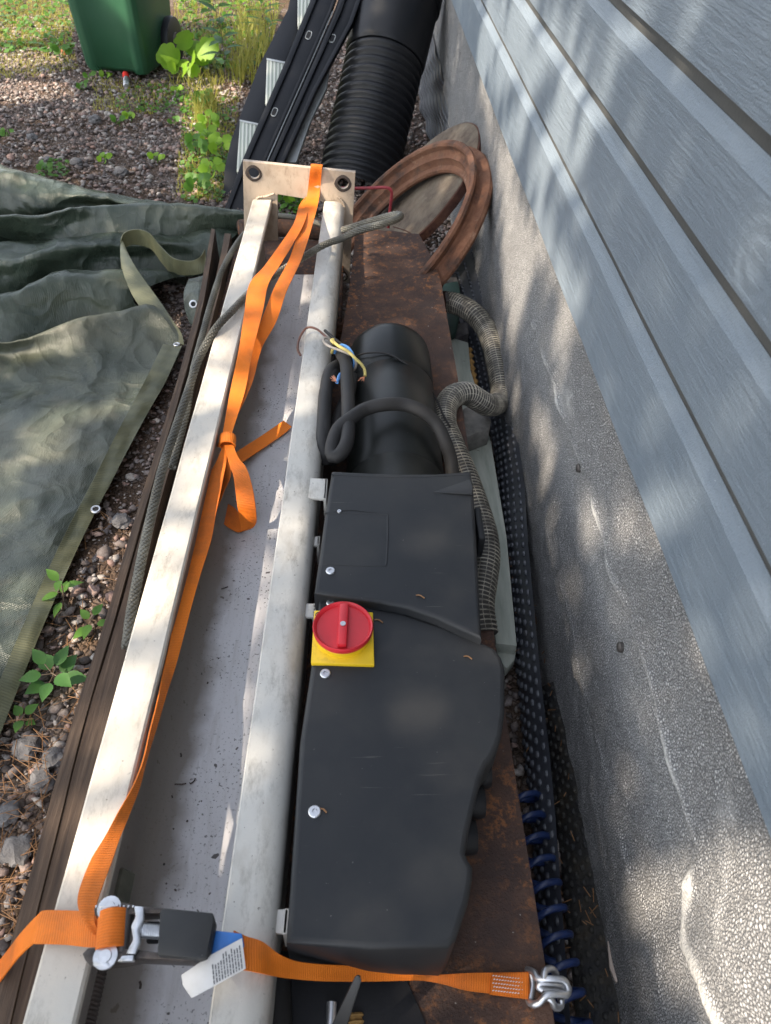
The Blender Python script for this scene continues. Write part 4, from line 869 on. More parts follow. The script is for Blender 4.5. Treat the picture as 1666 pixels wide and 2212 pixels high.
tag(slab_obj('concrete_block', zpoly([(1001, 882), (1018, 874), (1062, 905), (1058, 925), (1003, 945)], .155), (0, 0, 1), .055, 'concrete', None, .003), 'small grey concrete block on the pale board under the hose', 'block')
bm = bmesh.new(); Pc = [(957, 612, .17), (990, 605, .18), (1000, 650, .16), (985, 720, .12), (960, 735, .12)]; slab(bm, [at_z(*p) for p in Pc], (0, 0, 1), .02, .006)
tag(obj('plastic_rag', bm, 'cloth green'), 'crumpled dark green plastic rag behind the hose clamp', 'rag')
for lb, pts, z in (('pinkish grey rock lying in the gap behind the hose', [(975, 700), (1010, 695), (1014, 720), (985, 728), (972, 722)], .09), ('pale whitish rock below the leaning ring', [(965, 590), (985, 588), (995, 620), (985, 640), (968, 615)], .10)):
    tag(slab_obj('rock', zpoly(pts, z), (0, 0, 1), .08, 'rock', None, .006), lb, 'rock')

# ============================================================ DIMPLED MEMBRANE
def membrane(name, L, R, per, mat, nd, dr, label, cat='membrane', wob=0.0, step=.023):
    a = np.array(catmull([tuple(at_z(*p)) for p in L], per)); b = np.array(catmull([tuple(at_z(*p)) for p in R], per))
    a2, _ = resample(a, .004); M = len(a2); s = np.linspace(0, 1, M); b2, _ = resample(b, .004); b2 = np.stack([np.interp(s, np.linspace(0, 1, len(b2)), b2[:, k]) for k in range(3)], 1)
    ln = np.r_[0, np.cumsum(np.linalg.norm(np.diff((a2+b2)/2, axis=0), axis=1))][-1]; nL = int(ln/step)
    def pos(t, u):
        i = min(int(t*(M-1)), M-2); f = t*(M-1)-i; A = a2[i]*(1-f)+a2[i+1]*f; B = b2[i]*(1-f)+b2[i+1]*f; p = A*(1-u)+B*u
        T = (a2[i+1]-a2[i])+(b2[i+1]-b2[i]); N = np.cross(B-A, T); N /= np.linalg.norm(N)+1e-9
        if N[2] < 0 or (abs(N[2]) < .2 and N[0] > 0): N = -N
        p = p+N*(wob*mnoise.noise(V((t*ln*5, u*1.5, 1)))+.012*math.sin(u*PI)*.6)
        return p, N
    bm = bmesh.new(); NY, NX = 200, 8; g = [[bm.verts.new(pos(j/NY, i/NX)[0]) for i in range(NX+1)] for j in range(NY+1)]
    for j in range(NY):
        for i in range(NX): bm.faces.new((g[j][i], g[j][i+1], g[j+1][i+1], g[j+1][i]))
    for j in range(nL):
        for i in range(nd):
            t = (j+.5+(.5 if i % 2 else 0))/(nL+1); u = (i+.7)/(nd+.4); p, N = pos(min(t, .999), u); p2, _ = pos(min(t+.004, 1), u); T = p2-p; T /= np.linalg.norm(T)+1e-9; B = np.cross(N, T)
            rg = []
            for rr, hh in ((1, -.001), (.86, .55), (.45, .88)): rg.append([bm.verts.new(p+N*dr*hh*.75+(T*math.cos(q)+B*math.sin(q)*.82)*dr*rr) for q in (2*PI*k/10 for k in range(10))])
            for x in range(2):
                for k in range(10): bm.faces.new((rg[x][k], rg[x][(k+1) % 10], rg[x+1][(k+1) % 10], rg[x+1][k]))
            bm.faces.new(rg[2])
    bmesh.ops.recalc_face_normals(bm, faces=bm.faces[NY*NX:])
    return tag(obj(name, bm, mat, angle=70), label, cat)
membrane('dimpled_membrane', [(950, 600, .02), (972, 640, .04), (1008, 740, .04), (1038, 850, .04), (1068, 980, .02), (1086, 1150, .02), (1105, 1350, .02), (1128, 1560, .02), (1148, 1800, .03), (1163, 2000, .03), (1195, 2230, .03)],
         [(1056, 505, .24), (1068, 580, .22), (1092, 720, .20), (1112, 850, .19), (1124, 980, .18), (1140, 1150, .17), (1158, 1350, .155), (1180, 1560, .14), (1200, 1800, .13), (1216, 2000, .12), (1236, 2230, .11)], 6, 'membrane', 5, .0072, 'dark blue grey dimpled plastic sheet standing along the plinth beside the beam', wob=.006, step=.025)
membrane('membrane_flap', [(898, 120, .02), (905, 200, .02), (918, 270, .02), (945, 340, .02), (985, 430, .02)], [(932, 30, .34), (948, 130, .33), (985, 240, .31), (1004, 330, .29), (1060, 520, .25)], 6, 'membrane', 10, .0066, 'wavy upright dimpled sheet between the black pipe and the house plinth', wob=.02)
membrane('soiled_membrane', [(1160, 1500, .01), (1190, 1700, .01), (1208, 1850, .01), (1224, 2000, .01), (1246, 2230, .01)], [(1198, 1470, .08), (1240, 1640, .08), (1272, 1760, .075), (1300, 1950, .06), (1350, 2240, .05)], 6, 'soiled', 5, .0058, 'soil covered dimpled plastic strip at the foot of the near plinth', wob=.012)

# ============================================================ BLUE COIL HOSE
ch = []
pts0 = [(1128, 1700, .09), (1150, 1800, .10), (1172, 1900, .11), (1192, 2000, .115), (1212, 2100, .12), (1232, 2200, .12), (1250, 2290, .12)]
Pc, tt = resample(catmull([tuple(at_z(*p)) for p in pts0], 8), .001); Tt, Uu, Ww = frames(Pc); pit = .036
for i in range(0, len(Pc), 2):
    a = 2*PI*tt[i]/pit; ch.append(tuple(Pc[i]+.024*(math.cos(a)*Uu[i]+math.sin(a)*Ww[i])))
tag(tube_obj('coiled_hose', ch, .0052, 'blue hose', None, seg=10, step=.004, smooth=2), 'dark blue spiral air hose lying between the beam and the dimpled sheet', 'hose')

# ============================================================ RING AND LID
rn = V((-.702, -.099, .705)); rc = V((.082, 2.215, .272)); 
ring = thing('iron_ring', 'orange rusty cast iron ring frame leaning against the plinth', 'iron ring', rc-rn*.05-V((0, 0, .2)))
prof = [(.334, .0), (.348, -.003), (.350, -.011), (.343, -.020), (.336, -.030), (.338, -.040), (.352, -.046), (.366, -.050), (.369, -.060), (.365, -.069), (.320, -.071), (.281, -.069), (.277, -.060), (.281, -.053), (.296, -.050), (.302, -.041), (.305, -.031), (.318, -.027), (.326, -.020), (.328, -.005)]
lathe_obj('frame_body', rc, rn, prof, 'orange cast rust', ring, 110, True, .006, 32)
lid = thing('manhole_cover', 'round grey brown iron lid standing behind the rusty ring', 'manhole cover', (.201, 2.483, .05))
lathe_obj('cover_disc', V((.201, 2.483, .305)), (-.735, -.05, .675), [(.0001, -.002), (.22, 0), (.250, 0), (.258, -.003), (.258, -.03), (.253, -.036), (.0001, -.036)], 'lid rust', lid, 90, jit=.006)
_n = V((-.735, -.05, .675)).normalized()
lathe_obj('cover_rim', V((.201, 2.483, .305))-_n*.004, _n, [(.2585, 0), (.2625, -.002), (.2625, -.028), (.2585, -.030)], 'dark edge rust', lid, 90, True, .01)

# ============================================================ RED BENT BAR
rb = [at_y(596, 470, 2.3), at_y(597, 425, 2.3), at_y(604, 408, 2.3), at_y(650, 404, 2.3), at_y(765, 407, 2.3), at_y(832, 405, 2.3), at_y(845, 412, 2.3), at_y(846, 425, 2.3), at_y(842, 460, 2.3), at_y(839, 492, 2.3)]
tag(tube_obj('bent_bar', rb, .0048, 'red paint', None, seg=8, step=.006, smooth=3), 'thin red bent metal bar rising behind the base plate', 'metal bar')

# ============================================================ BLACK CORRUGATED PIPE
def build_pipe():
    a = at_z(772, 395, 0.0); top = at_y(868, -30, 3.93); d = (top-a).normalized(); L = (top-a).length+.75; a = a-d*.05
    t = thing('corrugated_pipe', 'wide black corrugated drain pipe leaning behind the base plate', 'drain pipe', (a.x, a.y, 0))
    n = 2; prof = []; R = .172; pit = .0375; s = 0; Lc = None
    v0 = at_p(842, 118, a, V((0, 1, -.3))); 
    Lc = .57
    while s < Lc:
        for k, rr in ((0, .925), (.16, .93), (.30, .99), (.42, 1.0), (.60, 1.0), (.72, .99), (.86, .93)): prof.append((R*rr, s+pit*k))
        s += pit
    prof = prof+[(R*.95, s), (R*.95, s+.001)]
    lathe_obj('pipe_body', a, d, prof+[(R*.90, s+.001), (R*.9, 0)], 'black pipe plastic', t, 72, angle=60)
    lathe_obj('socket', a+d*(s+.0), d, [(R*.90, -.004), (R*1.0, -.002), (R*1.02, .004), (R*1.035, .02), (R*1.05, .26), (R*1.10, .27), (R*1.10, .34), (R*1.0, .345), (R*.99, .0)], 'black pipe plastic', t, 72, True, angle=40)
build_pipe()

# ============================================================ LADDER
def build_ladder():
    P0 = at_z(505, 455, 0); P1 = at_y(690, 0, 3.75); dd = (P1-P0).normalized(); N = dd.cross(V((1, 0, 0))).normalized()
    if N.y > 0: N = -N
    t = thing('step_ladder', 'black folded step ladder with ribbed aluminium treads leaning left of the pipe', 'ladder', (P0.x, P0.y, 0))
    def pl(pp, off=0.0): return [at_p(x, y, P0+N*off, N) for x, y in pp]
    def piece(nm, pp, off, th, m, bv=.002): return slab_obj(nm, pl(pp, off), N, th, m, t, bv)
    rail1 = [(478, 470), (523, 347), (576, 225), (616, 133), (648, 55), (700, -70), (748, -70), (716, 23), (671, 129), (574, 348), (530, 470)]
    r1 = piece('stile', rail1, .0, .03, 'ladder paint'); rail2 = [(560, 470), (579, 348), (676, 129), (722, 23), (756, -70), (804, -70), (762, 48), (683, 195), (613, 351), (565, 470)]
    r2 = piece('stile', rail2, -.004, .03, 'ladder paint')
    # raised flanges and a bright inner edge
    for pp, par in (([(488, 452), (523, 347), (616, 133), (700, -70), (712, -70), (628, 136), (536, 347), (496, 452)], r1), ([(566, 348), (664, 129), (710, 23), (744, -70), (748, -70), (716, 23), (671, 129), (573, 348)], r1), ([(582, 348), (680, 129), (726, 23), (760, -70), (768, -70), (738, 23), (690, 129), (592, 348)], r2), ([(604, 351), (674, 195), (753, 48), (794, -70), (804, -70), (762, 48), (683, 195), (613, 351)], r2)):
        slab_obj('flange', pl(pp, .012), N, .014, 'ladder paint', par, .0015)
    slab_obj('inner_strip', pl([(552, 400), (575, 348), (672, 129), (718, 23), (721, 23), (675, 129), (578, 348), (555, 400)], .003), N, .004, 'aluminium', r1, .0005)
    piece('stile', [(476, 470), (486, 360), (500, 300), (560, 140), (622, 20), (640, -70), (690, -70), (655, 40), (600, 170), (535, 330), (500, 470)], -.10, .03, 'ladder paint')
    for pp in ([(643, -60), (690, -60), (668, 10), (646, 60), (643, 54)], [(577, 125), (616, 133), (600, 172), (577, 227), (573, 223)], [(519, 258), (558, 266), (540, 310), (515, 372), (511, 370)]):
        tr = piece('tread', pp, -.035, .05, 'tread', .001)
        slab_obj('tread_lip', pl([(pp[0][0]-1, pp[0][1]), (pp[1][0], pp[1][1]), (pp[1][0]-1, pp[1][1]+4), (pp[0][0]-1, pp[0][1]+4)], -.032), N, .05, 'aluminium', tr, .0005)
    piece('stile', [(600, 350), (650, 260), (692, 180), (712, 150), (706, 190), (672, 260), (640, 350)], -.07, .02, 'aluminium')
    # slotted holes with bright rims
    for x, y, off, par in ((667, 76, .002, r1), (718, 83, -.002, r2), (593, 242, .002, r1)):
        c = at_p(x, y, P0+N*off, N); bm = bmesh.new(); ux = dd.cross(N).normalized(); q = []
        for k in range(24):
            a = 2*PI*k/24; ca, sa = math.cos(a), math.sin(a); q.append(c+ux*(.0105*math.copysign(abs(ca)**.6, ca))+dd*(.0185*math.copysign(abs(sa)**.6, sa)))
        tube(bm, q+[q[0]], .0022, 6, .003, 0); rim = obj('slot_rim', bm, 'aluminium', par)
        slab_obj('slot', [V(p)+N*.0012 for p in q], N, .004, 'dark gap', rim, 0)
build_ladder()

# ============================================================ WHEELIE BIN
def build_bin():
    a, b = at_z(184, 160, .02), at_z(322, 172, .02); u = V((b.x-a.x, b.y-a.y, 0)).normalized(); v = V((-u.y, u.x, 0)); Wd = (b-a).length; c = (a+b)/2; c.z = 0
    t = thing('wheelie_bin', 'green plastic wheelie bin standing on the gravel', 'waste bin', c)
    def ring_(z, w, d, y0, rc_=.035, rec=0.012):
        hw = w/2; pts = []
        for x, y in ((-hw+rc_, 0), (-hw*.62, 0), (-hw*.56, rec), (hw*.56, rec), (hw*.62, 0), (hw-rc_, 0), (hw-.01, .012), (hw, rc_), (hw, d-.03), (hw-.03, d), (-hw+.03, d), (-hw, d-.03), (-hw, rc_), (-hw+.01, .012)): pts.append(c+u*x+v*(y+y0)+V((0, 0, z)))
        return pts
    bm = bmesh.new(); lv = [ring_(.035, Wd*.93, .42, .012, rec=.03), ring_(.07, Wd*.985, .45, .0), ring_(.30, Wd*1.03, .5, -.02), ring_(.60, Wd*1.08, .56, -.045), ring_(.95, Wd*1.14, .63, -.075), ring_(1.0, Wd*1.22, .70, -.11, rec=0), ring_(1.03, Wd*1.22, .70, -.11, rec=0)]
    R = [[bm.verts.new(p) for p in l] for l in lv]
    for i in range(len(R)-1):
        for k in range(14): bm.faces.new((R[i][k], R[i][(k+1) % 14], R[i+1][(k+1) % 14], R[i+1][k]))
    bm.faces.new(R[0][::-1]); bm.faces.new(R[-1]); bmesh.ops.recalc_face_normals(bm, faces=bm.faces)
    es = [e for e in bm.edges if e.calc_face_angle(0) > .25]; bmesh.ops.bevel(bm, geom=es, offset=.006, segments=2, affect='EDGES', clamp_overlap=True)
    obj('body', bm, 'bin', t, angle=50)
    bm = bmesh.new(); box(bm, c+v*.24+V((0, 0, 1.06)), (Wd*1.26, .78, .05), rz=math.atan2(u.y, u.x), bevel=.02); obj('lid', bm, 'bin', t)
    for s_ in (-1, 1):
        w_ = lathe_obj('wheel', c+u*(s_*(Wd*.5+(.02 if s_ > 0 else .085)))+v*.36+V((0, 0, .125)), u, [(.02, -.025), (.09, -.025), (.12, -.02), (.125, 0), (.12, .02), (.09, .025), (.02, .025)], 'black pipe plastic', t, 40, True)
        lathe_obj('hub', c+u*(s_*(Wd*.5+(.02 if s_ > 0 else .085)))+v*.36+V((0, 0, .125)), u, [(.0001, -.03), (.045, -.028), (.05, -.02), (.05, .02), (.045, .028), (.0001, .03)], 'dark steel', w_, 20)
    tube_obj('axle', [c-u*(Wd*.5+.03)+v*.40+V((0, 0, .155)), c+u*(Wd*.5+.03)+v*.40+V((0, 0, .155))], .011, 'dark steel', t, smooth=0)
build_bin()
tp = thing('hose_coupling', 'red and metal hose coupling lying below the green bin', 'coupling', at_z(272, 172, 0))
tube_obj('coupling_body', [at_z(271, 160, .035), at_z(273, 169, .022)], .018, 'red tap', tp, smooth=0); tube_obj('nozzle', [at_z(273, 169, .022), at_z(273, 186, .015)], lambda s, L: .013+.003*(1 if int(s/.008) % 2 else 0), 'galvanised steel', tp, smooth=0, step=.004)
tag(lathe_obj('clay_ball', at_z(142, 111, .02), (0, 0, 1), [(.0001, .028), (.018, .022), (.026, .004), (.022, -.014), (.0001, -.022)], 'terracotta', None, 20), 'small round orange clay lump left of the bin', 'clay lump')

# ============================================================ TARPAULIN
def fold_surface(rows, nx=150, per=10, amp=.012, seed=0.0):
    G = [[np.array(at_z(*p)) for p in r] for r in rows]; G = [np.array(resample(catmull([tuple(p) for p in r], 12), .5)[0]) if False else np.array(catmull([tuple(p) for p in r], 12)) for r in G]
    G = [np.stack([np.interp(np.linspace(0, 1, nx), np.linspace(0, 1, len(r)), r[:, k]) for k in range(3)], 1) for r in G]
    out = []
    for j in range(len(G)-1):
        a, b, c, d = G[max(j-1, 0)], G[j], G[j+1], G[min(j+2, len(G)-1)]
        for k in range(per): t_ = k/per; out.append(.5*((2*b)+(-a+c)*t_+(2*a-5*b+4*c-d)*t_*t_+(-a+3*b-3*c+d)*t_**3))
    out.append(G[-1]); A = np.array(out); m, n, _ = A.shape
    for j in range(m):
        for i in range(n):
            p = V(A[j, i]); e = min(1, (n-1-i)/8)
            w_ = (1-abs(mnoise.noise(V((p.x*4+seed, p.y*4, seed))))*2)*.6+mnoise.noise(V((p.x*9, p.y*11, seed+3)))*.5+(1-abs(mnoise.noise(V((p.x*15, p.y*9+seed, seed))))*2)*.25
            A[j, i, 2] = max(.006, p.z+amp*w_*(.35+.65*e)); A[j, i, 0] += amp*.4*mnoise.noise(V((p.y*8, p.x*3, seed)))*e
    vs = [tuple(p) for p in A.reshape(-1, 3)]; fs = [(j*n+i, j*n+i+1, (j+1)*n+i+1, (j+1)*n+i) for j in range(m-1) for i in range(n-1)]
    return vs, fs
tarp = thing('tarpaulin', 'crumpled dark green tarpaulin spread on the ground left of the column', 'tarpaulin', (-1.0, 1.6, 0))
def build_tarp():
    main = [[(-420, 1900, .01), (-250, 1820, .01), (-120, 1760, .01), (-60, 1700, .01)],
            [(-420, 1640, .02), (-200, 1640, .03), (-90, 1600, .03), (0, 1575, .015)],
            [(-420, 1450, .03), (-150, 1440, .04), (20, 1400, .04), (92, 1345, .02)],
            [(-420, 1260, .03), (-120, 1240, .045), (80, 1190, .045), (172, 1165, .02)],
            [(-420, 1100, .03), (-100, 1080, .04), (120, 1050, .05), (240, 1030, .03)],
            [(-420, 960, .04), (-100, 950, .05), (140, 930, .05), (300, 918, .03)],
            [(-420, 860, .05), (-80, 850, .06), (170, 830, .06), (352, 828, .04)],
            [(-420, 800, .07), (-60, 780, .08), (190, 760, .07), (390, 752, .05)],
            [(-420, 780, .11), (-20, 748, .12), (170, 696, .12), (335, 664, .12), (372, 700, .08)][:4],
            [(-420, 790, .05), (-20, 760, .05), (170, 715, .05), (340, 690, .03)]]
    tag(obj('sheet', fold_surface(main, 170, 12, .015, 1.0), 'tarp', tarp, angle=80))
    f2 = [[(-420, 800, .03), (-20, 770, .03), (150, 720, .03), (345, 690, .02)], [(-420, 735, .08), (-20, 705, .09), (140, 668, .09), (290, 655, .08), (372, 668, .05)][:4],
          [(-420, 690, .13), (-20, 655, .14), (100, 620, .15), (200, 603, .15), (320, 625, .10)], [(-420, 668, .10), (-20, 640, .11), (120, 598, .12), (280, 590, .12), (400, 600, .08)], [(-420, 690, .02), (-20, 660, .03), (120, 630, .03), (280, 615, .03), (400, 620, .02)]]
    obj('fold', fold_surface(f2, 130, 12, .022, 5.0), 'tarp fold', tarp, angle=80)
    f3 = [[(-420, 690, .03), (0, 650, .03), (130, 620, .03), (280, 620, .03), (460, 600, .03)], [(-420, 620, .09), (20, 600, .10), (120, 585, .10), (280, 560, .10), (480, 560, .10)], [(-420, 560, .14), (20, 560, .15), (130, 545, .16), (280, 530, .15), (500, 520, .14)], [(-420, 540, .12), (20, 530, .12), (140, 520, .14), (280, 512, .13), (520, 505, .12)], [(-420, 560, .03), (20, 550, .03), (140, 540, .03), (280, 535, .03), (520, 525, .03)]]
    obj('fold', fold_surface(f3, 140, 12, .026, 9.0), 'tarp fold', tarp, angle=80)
    f4 = [[(-420, 560, .03), (0, 545, .03), (150, 560, .03), (300, 560, .03), (530, 530, .05)], [(-420, 540, .06), (0, 535, .07), (150, 548, .08), (300, 550, .09), (530, 510, .10)], [(-420, 500, .13), (0, 500, .15), (150, 495, .16), (300, 490, .17), (530, 485, .16)], [(-420, 478, .18), (0, 472, .20), (120, 462, .215), (200, 449, .22), (330, 446, .22), (450, 450, .21), (530, 460, .20)], [(-420, 490, .12), (0, 482, .14), (150, 466, .15), (300, 455, .15), (530, 465, .15)], [(-420, 500, .02), (0, 490, .02), (150, 480, .02), (300, 470, .02), (530, 475, .02)]]
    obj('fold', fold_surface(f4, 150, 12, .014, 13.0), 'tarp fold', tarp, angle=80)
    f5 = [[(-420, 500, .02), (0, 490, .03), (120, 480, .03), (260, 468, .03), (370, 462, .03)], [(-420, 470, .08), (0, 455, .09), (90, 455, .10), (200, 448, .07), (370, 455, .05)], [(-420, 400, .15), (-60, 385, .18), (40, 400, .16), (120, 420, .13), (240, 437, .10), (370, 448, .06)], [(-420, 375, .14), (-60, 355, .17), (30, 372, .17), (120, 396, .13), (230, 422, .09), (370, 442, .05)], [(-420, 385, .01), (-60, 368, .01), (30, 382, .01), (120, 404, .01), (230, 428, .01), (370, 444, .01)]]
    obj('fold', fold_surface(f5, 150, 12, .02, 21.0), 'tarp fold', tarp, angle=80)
    def strip(name, rows, mat='hem', th=.003, across=5, wob=.003):
        bm = bmesh.new(); ribbon(bm, zr(rows), th, across, 10, wob); return obj(name, bm, mat, tarp, angle=70)
    # hem band along the main sheet's free edge
    strip('hem', [(352, 745, .072, 393, 749, .062), (315, 820, .072, 356, 828, .054), (262, 918, .072, 305, 918, .050), (205, 1030, .070, 245, 1032, .048), (135, 1165, .060, 176, 1167, .040), (55, 1340, .056, 96, 1347, .038), (-40, 1560, .05, 4, 1577, .034), (-120, 1720, .02, -60, 1740, .02)], wob=.006)
    # stiff hem strip that curls up in a loop
    def sw(pts): return [(at_z(x, y, z), at_z(x2, y2, z2)) for x, y, z, x2, y2, z2 in pts]
    strip('hem_loop', [(268, 668, .03, 268, 640, .03), (262, 560, .12, 264, 600, .09), (262, 520, .20, 264, 545, .15), (270, 502, .22, 280, 530, .17), (295, 495, .22, 305, 530, .16), (322, 503, .21, 330, 540, .15), (345, 530, .18, 350, 568, .12), (375, 557, .16, 372, 590, .10), (410, 564, .15, 405, 594, .10), (432, 555, .16, 436, 590, .11), (443, 538, .17, 447, 575, .13)], wob=.002)
    strip('hem_loop', [(262, 520, .20, 262, 512, .20), (260, 540, .19, 276, 545, .19), (264, 580, .17, 292, 575, .18), (280, 625, .14, 316, 610, .15), (300, 660, .115, 345, 650, .12), (322, 690, .095, 372, 690, .09), (342, 714, .075, 392, 720, .065), (360, 738, .062, 398, 745, .056)])
    # upright flap with the big eyelet
    strip('flap', [(408, 603, .17, 440, 596, .17), (398, 630, .16, 440, 640, .16), (399, 665, .135, 436, 675, .125), (410, 700, .10, 424, 706, .09)], 'tarp')
    for x, y, z, n_, r in ((418, 657, .155, (0, -.7, .7), .0125), (207, 1100, .052, (.1, -.1, 1), .0118), (382, 744, .066, (0, .1, 1), .0105)):
        c = at_z(x, y, z); e = lathe_obj('eyelet', c, n_, [(r*.52, 0), (r*.62, .0022), (r*.85, .0024), (r, .0006), (r, -.001), (r*.52, -.001)], 'galvanised steel', tarp, 28, True); lathe_obj('eyelet_hole', c, n_, [(.0001, .0004), (r*.56, .0004)], 'dark gap', e, 20)
build_tarp()

# ============================================================ PLANTS
def leaf(bm, base, direction, up, ln, wd, kind='ovate'):
    d = V(direction).normalized(); s = d.cross(V(up)).normalized(); n = s.cross(d).normalized(); N = 14 if kind != 'round' else 22; left, right, mid = [], [], []
    for i in range(N+1):
        t = i/N
        if kind == 'ovate': w_ = wd*math.sin(PI*min(1, t**.78))*(1-.25*t)*(1+.10*(i % 2)); 
        elif kind == 'round': w_ = wd*math.sqrt(max(0, 1-(2*t-1)**2))*(.80+.32*abs(math.sin(t*PI*2.5+.3))**.7)
        else: w_ = wd*(1-t)**.6
        droop = -.22*ln*t*t; c = V(base)+d*ln*t+n*droop; mid.append(bm.verts.new(c)); left.append(bm.verts.new(c+s*w_+n*.18*w_)); right.append(bm.verts.new(c-s*w_+n*.18*w_))
    for i in range(N):
        bm.faces.new((mid[i], mid[i+1], left[i+1], left[i])); bm.faces.new((mid[i], right[i], right[i+1], mid[i+1]))
def plant(name, label, px, py, n, ln, wd, h, mat='leaf green', kind='ovate', cat='plant', group=None, spread=.5, z0=0.0, lean=(0, 0)):
    b = at_z(px, py, z0); t = thing(name, label, cat, b, group); bm = bmesh.new(); sm = bmesh.new(); tip = b+V((lean[0], lean[1], h)); tube(sm, [b, b.lerp(tip, .5)+V((.004, 0, 0)), tip], lambda s, L: .0022-.0012*s/L, 6, .01)
    a = rng.random()*6.28
    for k in range(n):
        f = .25+.75*(k+1)/n; a += 2.4+rng.normal()*.3; o = b.lerp(tip, f); el = .15+.5*f*rng.random(); el = el+(.35 if kind == 'round' else 0); d = V((math.cos(a), math.sin(a), el)); st = o+d.normalized()*spread*ln
        tube(sm, [o, st], .0010, 5, .01, 0); leaf(bm, st, d, (-.15, -.75, .65) if kind == 'round' else (0, -.1, 1), ln*(.75+.4*rng.random()), wd*(.8+.3*rng.random()), kind)
    obj('foliage', bm, mat, t, angle=80); obj('stem', sm, 'twig' if kind == 'ovate' else 'leaf green', t)
plant('seedling', 'largest serrated seedling beside the lath, below the tarpaulin corner', 125, 1480, 9, .052, .016, .05, 'leaf dark', spread=.35)
plant('seedling', 'upright seedling with narrow leaves at the tarpaulin edge', 135, 1325, 6, .036, .010, .08, 'leaf green', spread=.2, lean=(.01, .03))
plant('seedling', 'small seedling with pointed leaves touching the outer lath', 205, 1360, 5, .035, .011, .035, 'leaf green', spread=.3)
plant('seedling', 'tiny three leaved seedling near the left photo edge', 55, 1560, 4, .030, .010, .02, 'leaf green', spread=.25)
plant('leafy_weed', 'large lobed lime leaves at the right foot of the bin', 415, 172, 7, .12, .062, .09, 'leaf lime', 'round', spread=.5)
plant('leafy_weed', 'low round lime leaves just below the bin corner', 395, 180, 5, .07, .036, .05, 'leaf lime', 'round', spread=.6)
plant('nettle', 'tall nettle like weed left of the ladder', 490, 185, 14, .11, .022, .34, 'leaf dark', spread=.15)
plant('nettle', 'second leafy stem at the top edge right of the bin', 470, 60, 12, .13, .045, .30, 'leaf green', spread=.2)
plant('nettle', 'bright leafed sapling at the top edge above the nettle', 540, 40, 11, .14, .05, .28, 'leaf lime', spread=.2)
plant('nettle', 'leafy weed with drooping blades close to the ladder top', 575, 100, 12, .15, .014, .25, 'leaf green', spread=.1)
spots = [(440, 240, 'dark broad weed halfway between bin and base plate'), (455, 290, 'weed left of the lower ladder tread'), (428, 340, 'lime weed left of the ladder foot'), (452, 320, 'pale weed touching the ladder stile'), (430, 425, 'pale green weed right behind the tarpaulin end'), (462, 395, 'weed in front of the ladder foot'), (258, 272, 'lone small weed in the middle of the gravel'), (284, 262, 'single leaf weed right of the lone small weed'), (378, 272, 'three lobed small weed right of centre on the gravel'), (228, 355, 'small weed just above the tarpaulin fold'), (20, 298, 'small weed at the left photo edge on the gravel'), (340, 352, 'faint weed between gravel and fold'), (180, 195, 'clover like weed left of the bin base'), (232, 172, 'small weed pressed to the bin front'), (195, 175, 'lime weed by the left bin corner'), (385, 205, 'cushion weed below the lobed leaves'), (100, 375, 'low weed beside the top tarpaulin fold'), (480, 345, 'weed between gravel and ladder foot'), (620, 445, 'weed seen through the notch of the base plate'), (645, 452, 'bright weed right in the base plate notch'), (140, 135, 'green weed beside the orange clay lump')]
for i, (x, y, lb) in enumerate(spots):
    big = i < 6 or i > 16; plant('small_weed', lb, x, y, 8 if big else 5, .042 if big else .028, .021 if big else .013, .06 if big else .02, ['leaf green', 'leaf lime'][i % 2], 'round', group='low weeds growing through the gravel', spread=.55)
def blades(name, areas, label, cat, mat='grass blade'):
    vs, fs = [], []
    for (poly, cnt, h) in areas:
        xs = [p[0] for p in poly]; ys = [p[1] for p in poly]; k = 0
        while k < cnt:
            x = random.uniform(min(xs), max(xs)); y = random.uniform(min(ys), max(ys))
            if not in_poly(x, y, poly): continue
            k += 1; b = at_z(x, y, 0); hh = h*(.4+random.random()); a = random.random()*6.28; ln = V((math.cos(a), math.sin(a), 0))*hh*(.2+.6*random.random()); sd = V((-math.sin(a), math.cos(a), 0))*(.0016+h*.012)
            p1 = b+ln*.35+V((0, 0, hh*.6)); p2 = b+ln+V((0, 0, hh*.9)); q = len(vs); vs += [b-sd, b+sd, p1-sd*.7, p1+sd*.7, p2]; fs += [(q, q+1, q+3, q+2), (q+2, q+3, q+4)]
    return tag(obj(name, (vs, fs), mat, smooth=False, loc=(0, 0, 0)), label, cat, kind='stuff')
blades('grass', [([(-80, -60), (160, -60), (160, 100), (-80, 110)], 6500, .028), ([(-80, 100), (160, 95), (170, 150), (60, 170), (-80, 175)], 1500, .02), ([(380, -60), (620, -60), (580, 130), (480, 190), (370, 190)], 1400, .07), ([(520, 60), (600, 40), (570, 190), (500, 190)], 260, .2), ([(400, 200), (520, 200), (510, 300), (480, 440), (380, 430)], 1500, .03), ([(420, 215), (470, 215), (470, 280), (425, 280)], 160, .12), ([(200, 170), (400, 180), (330, 250), (200, 240)], 900, .02)], 'short grass and moss on the yard edge', 'grass')
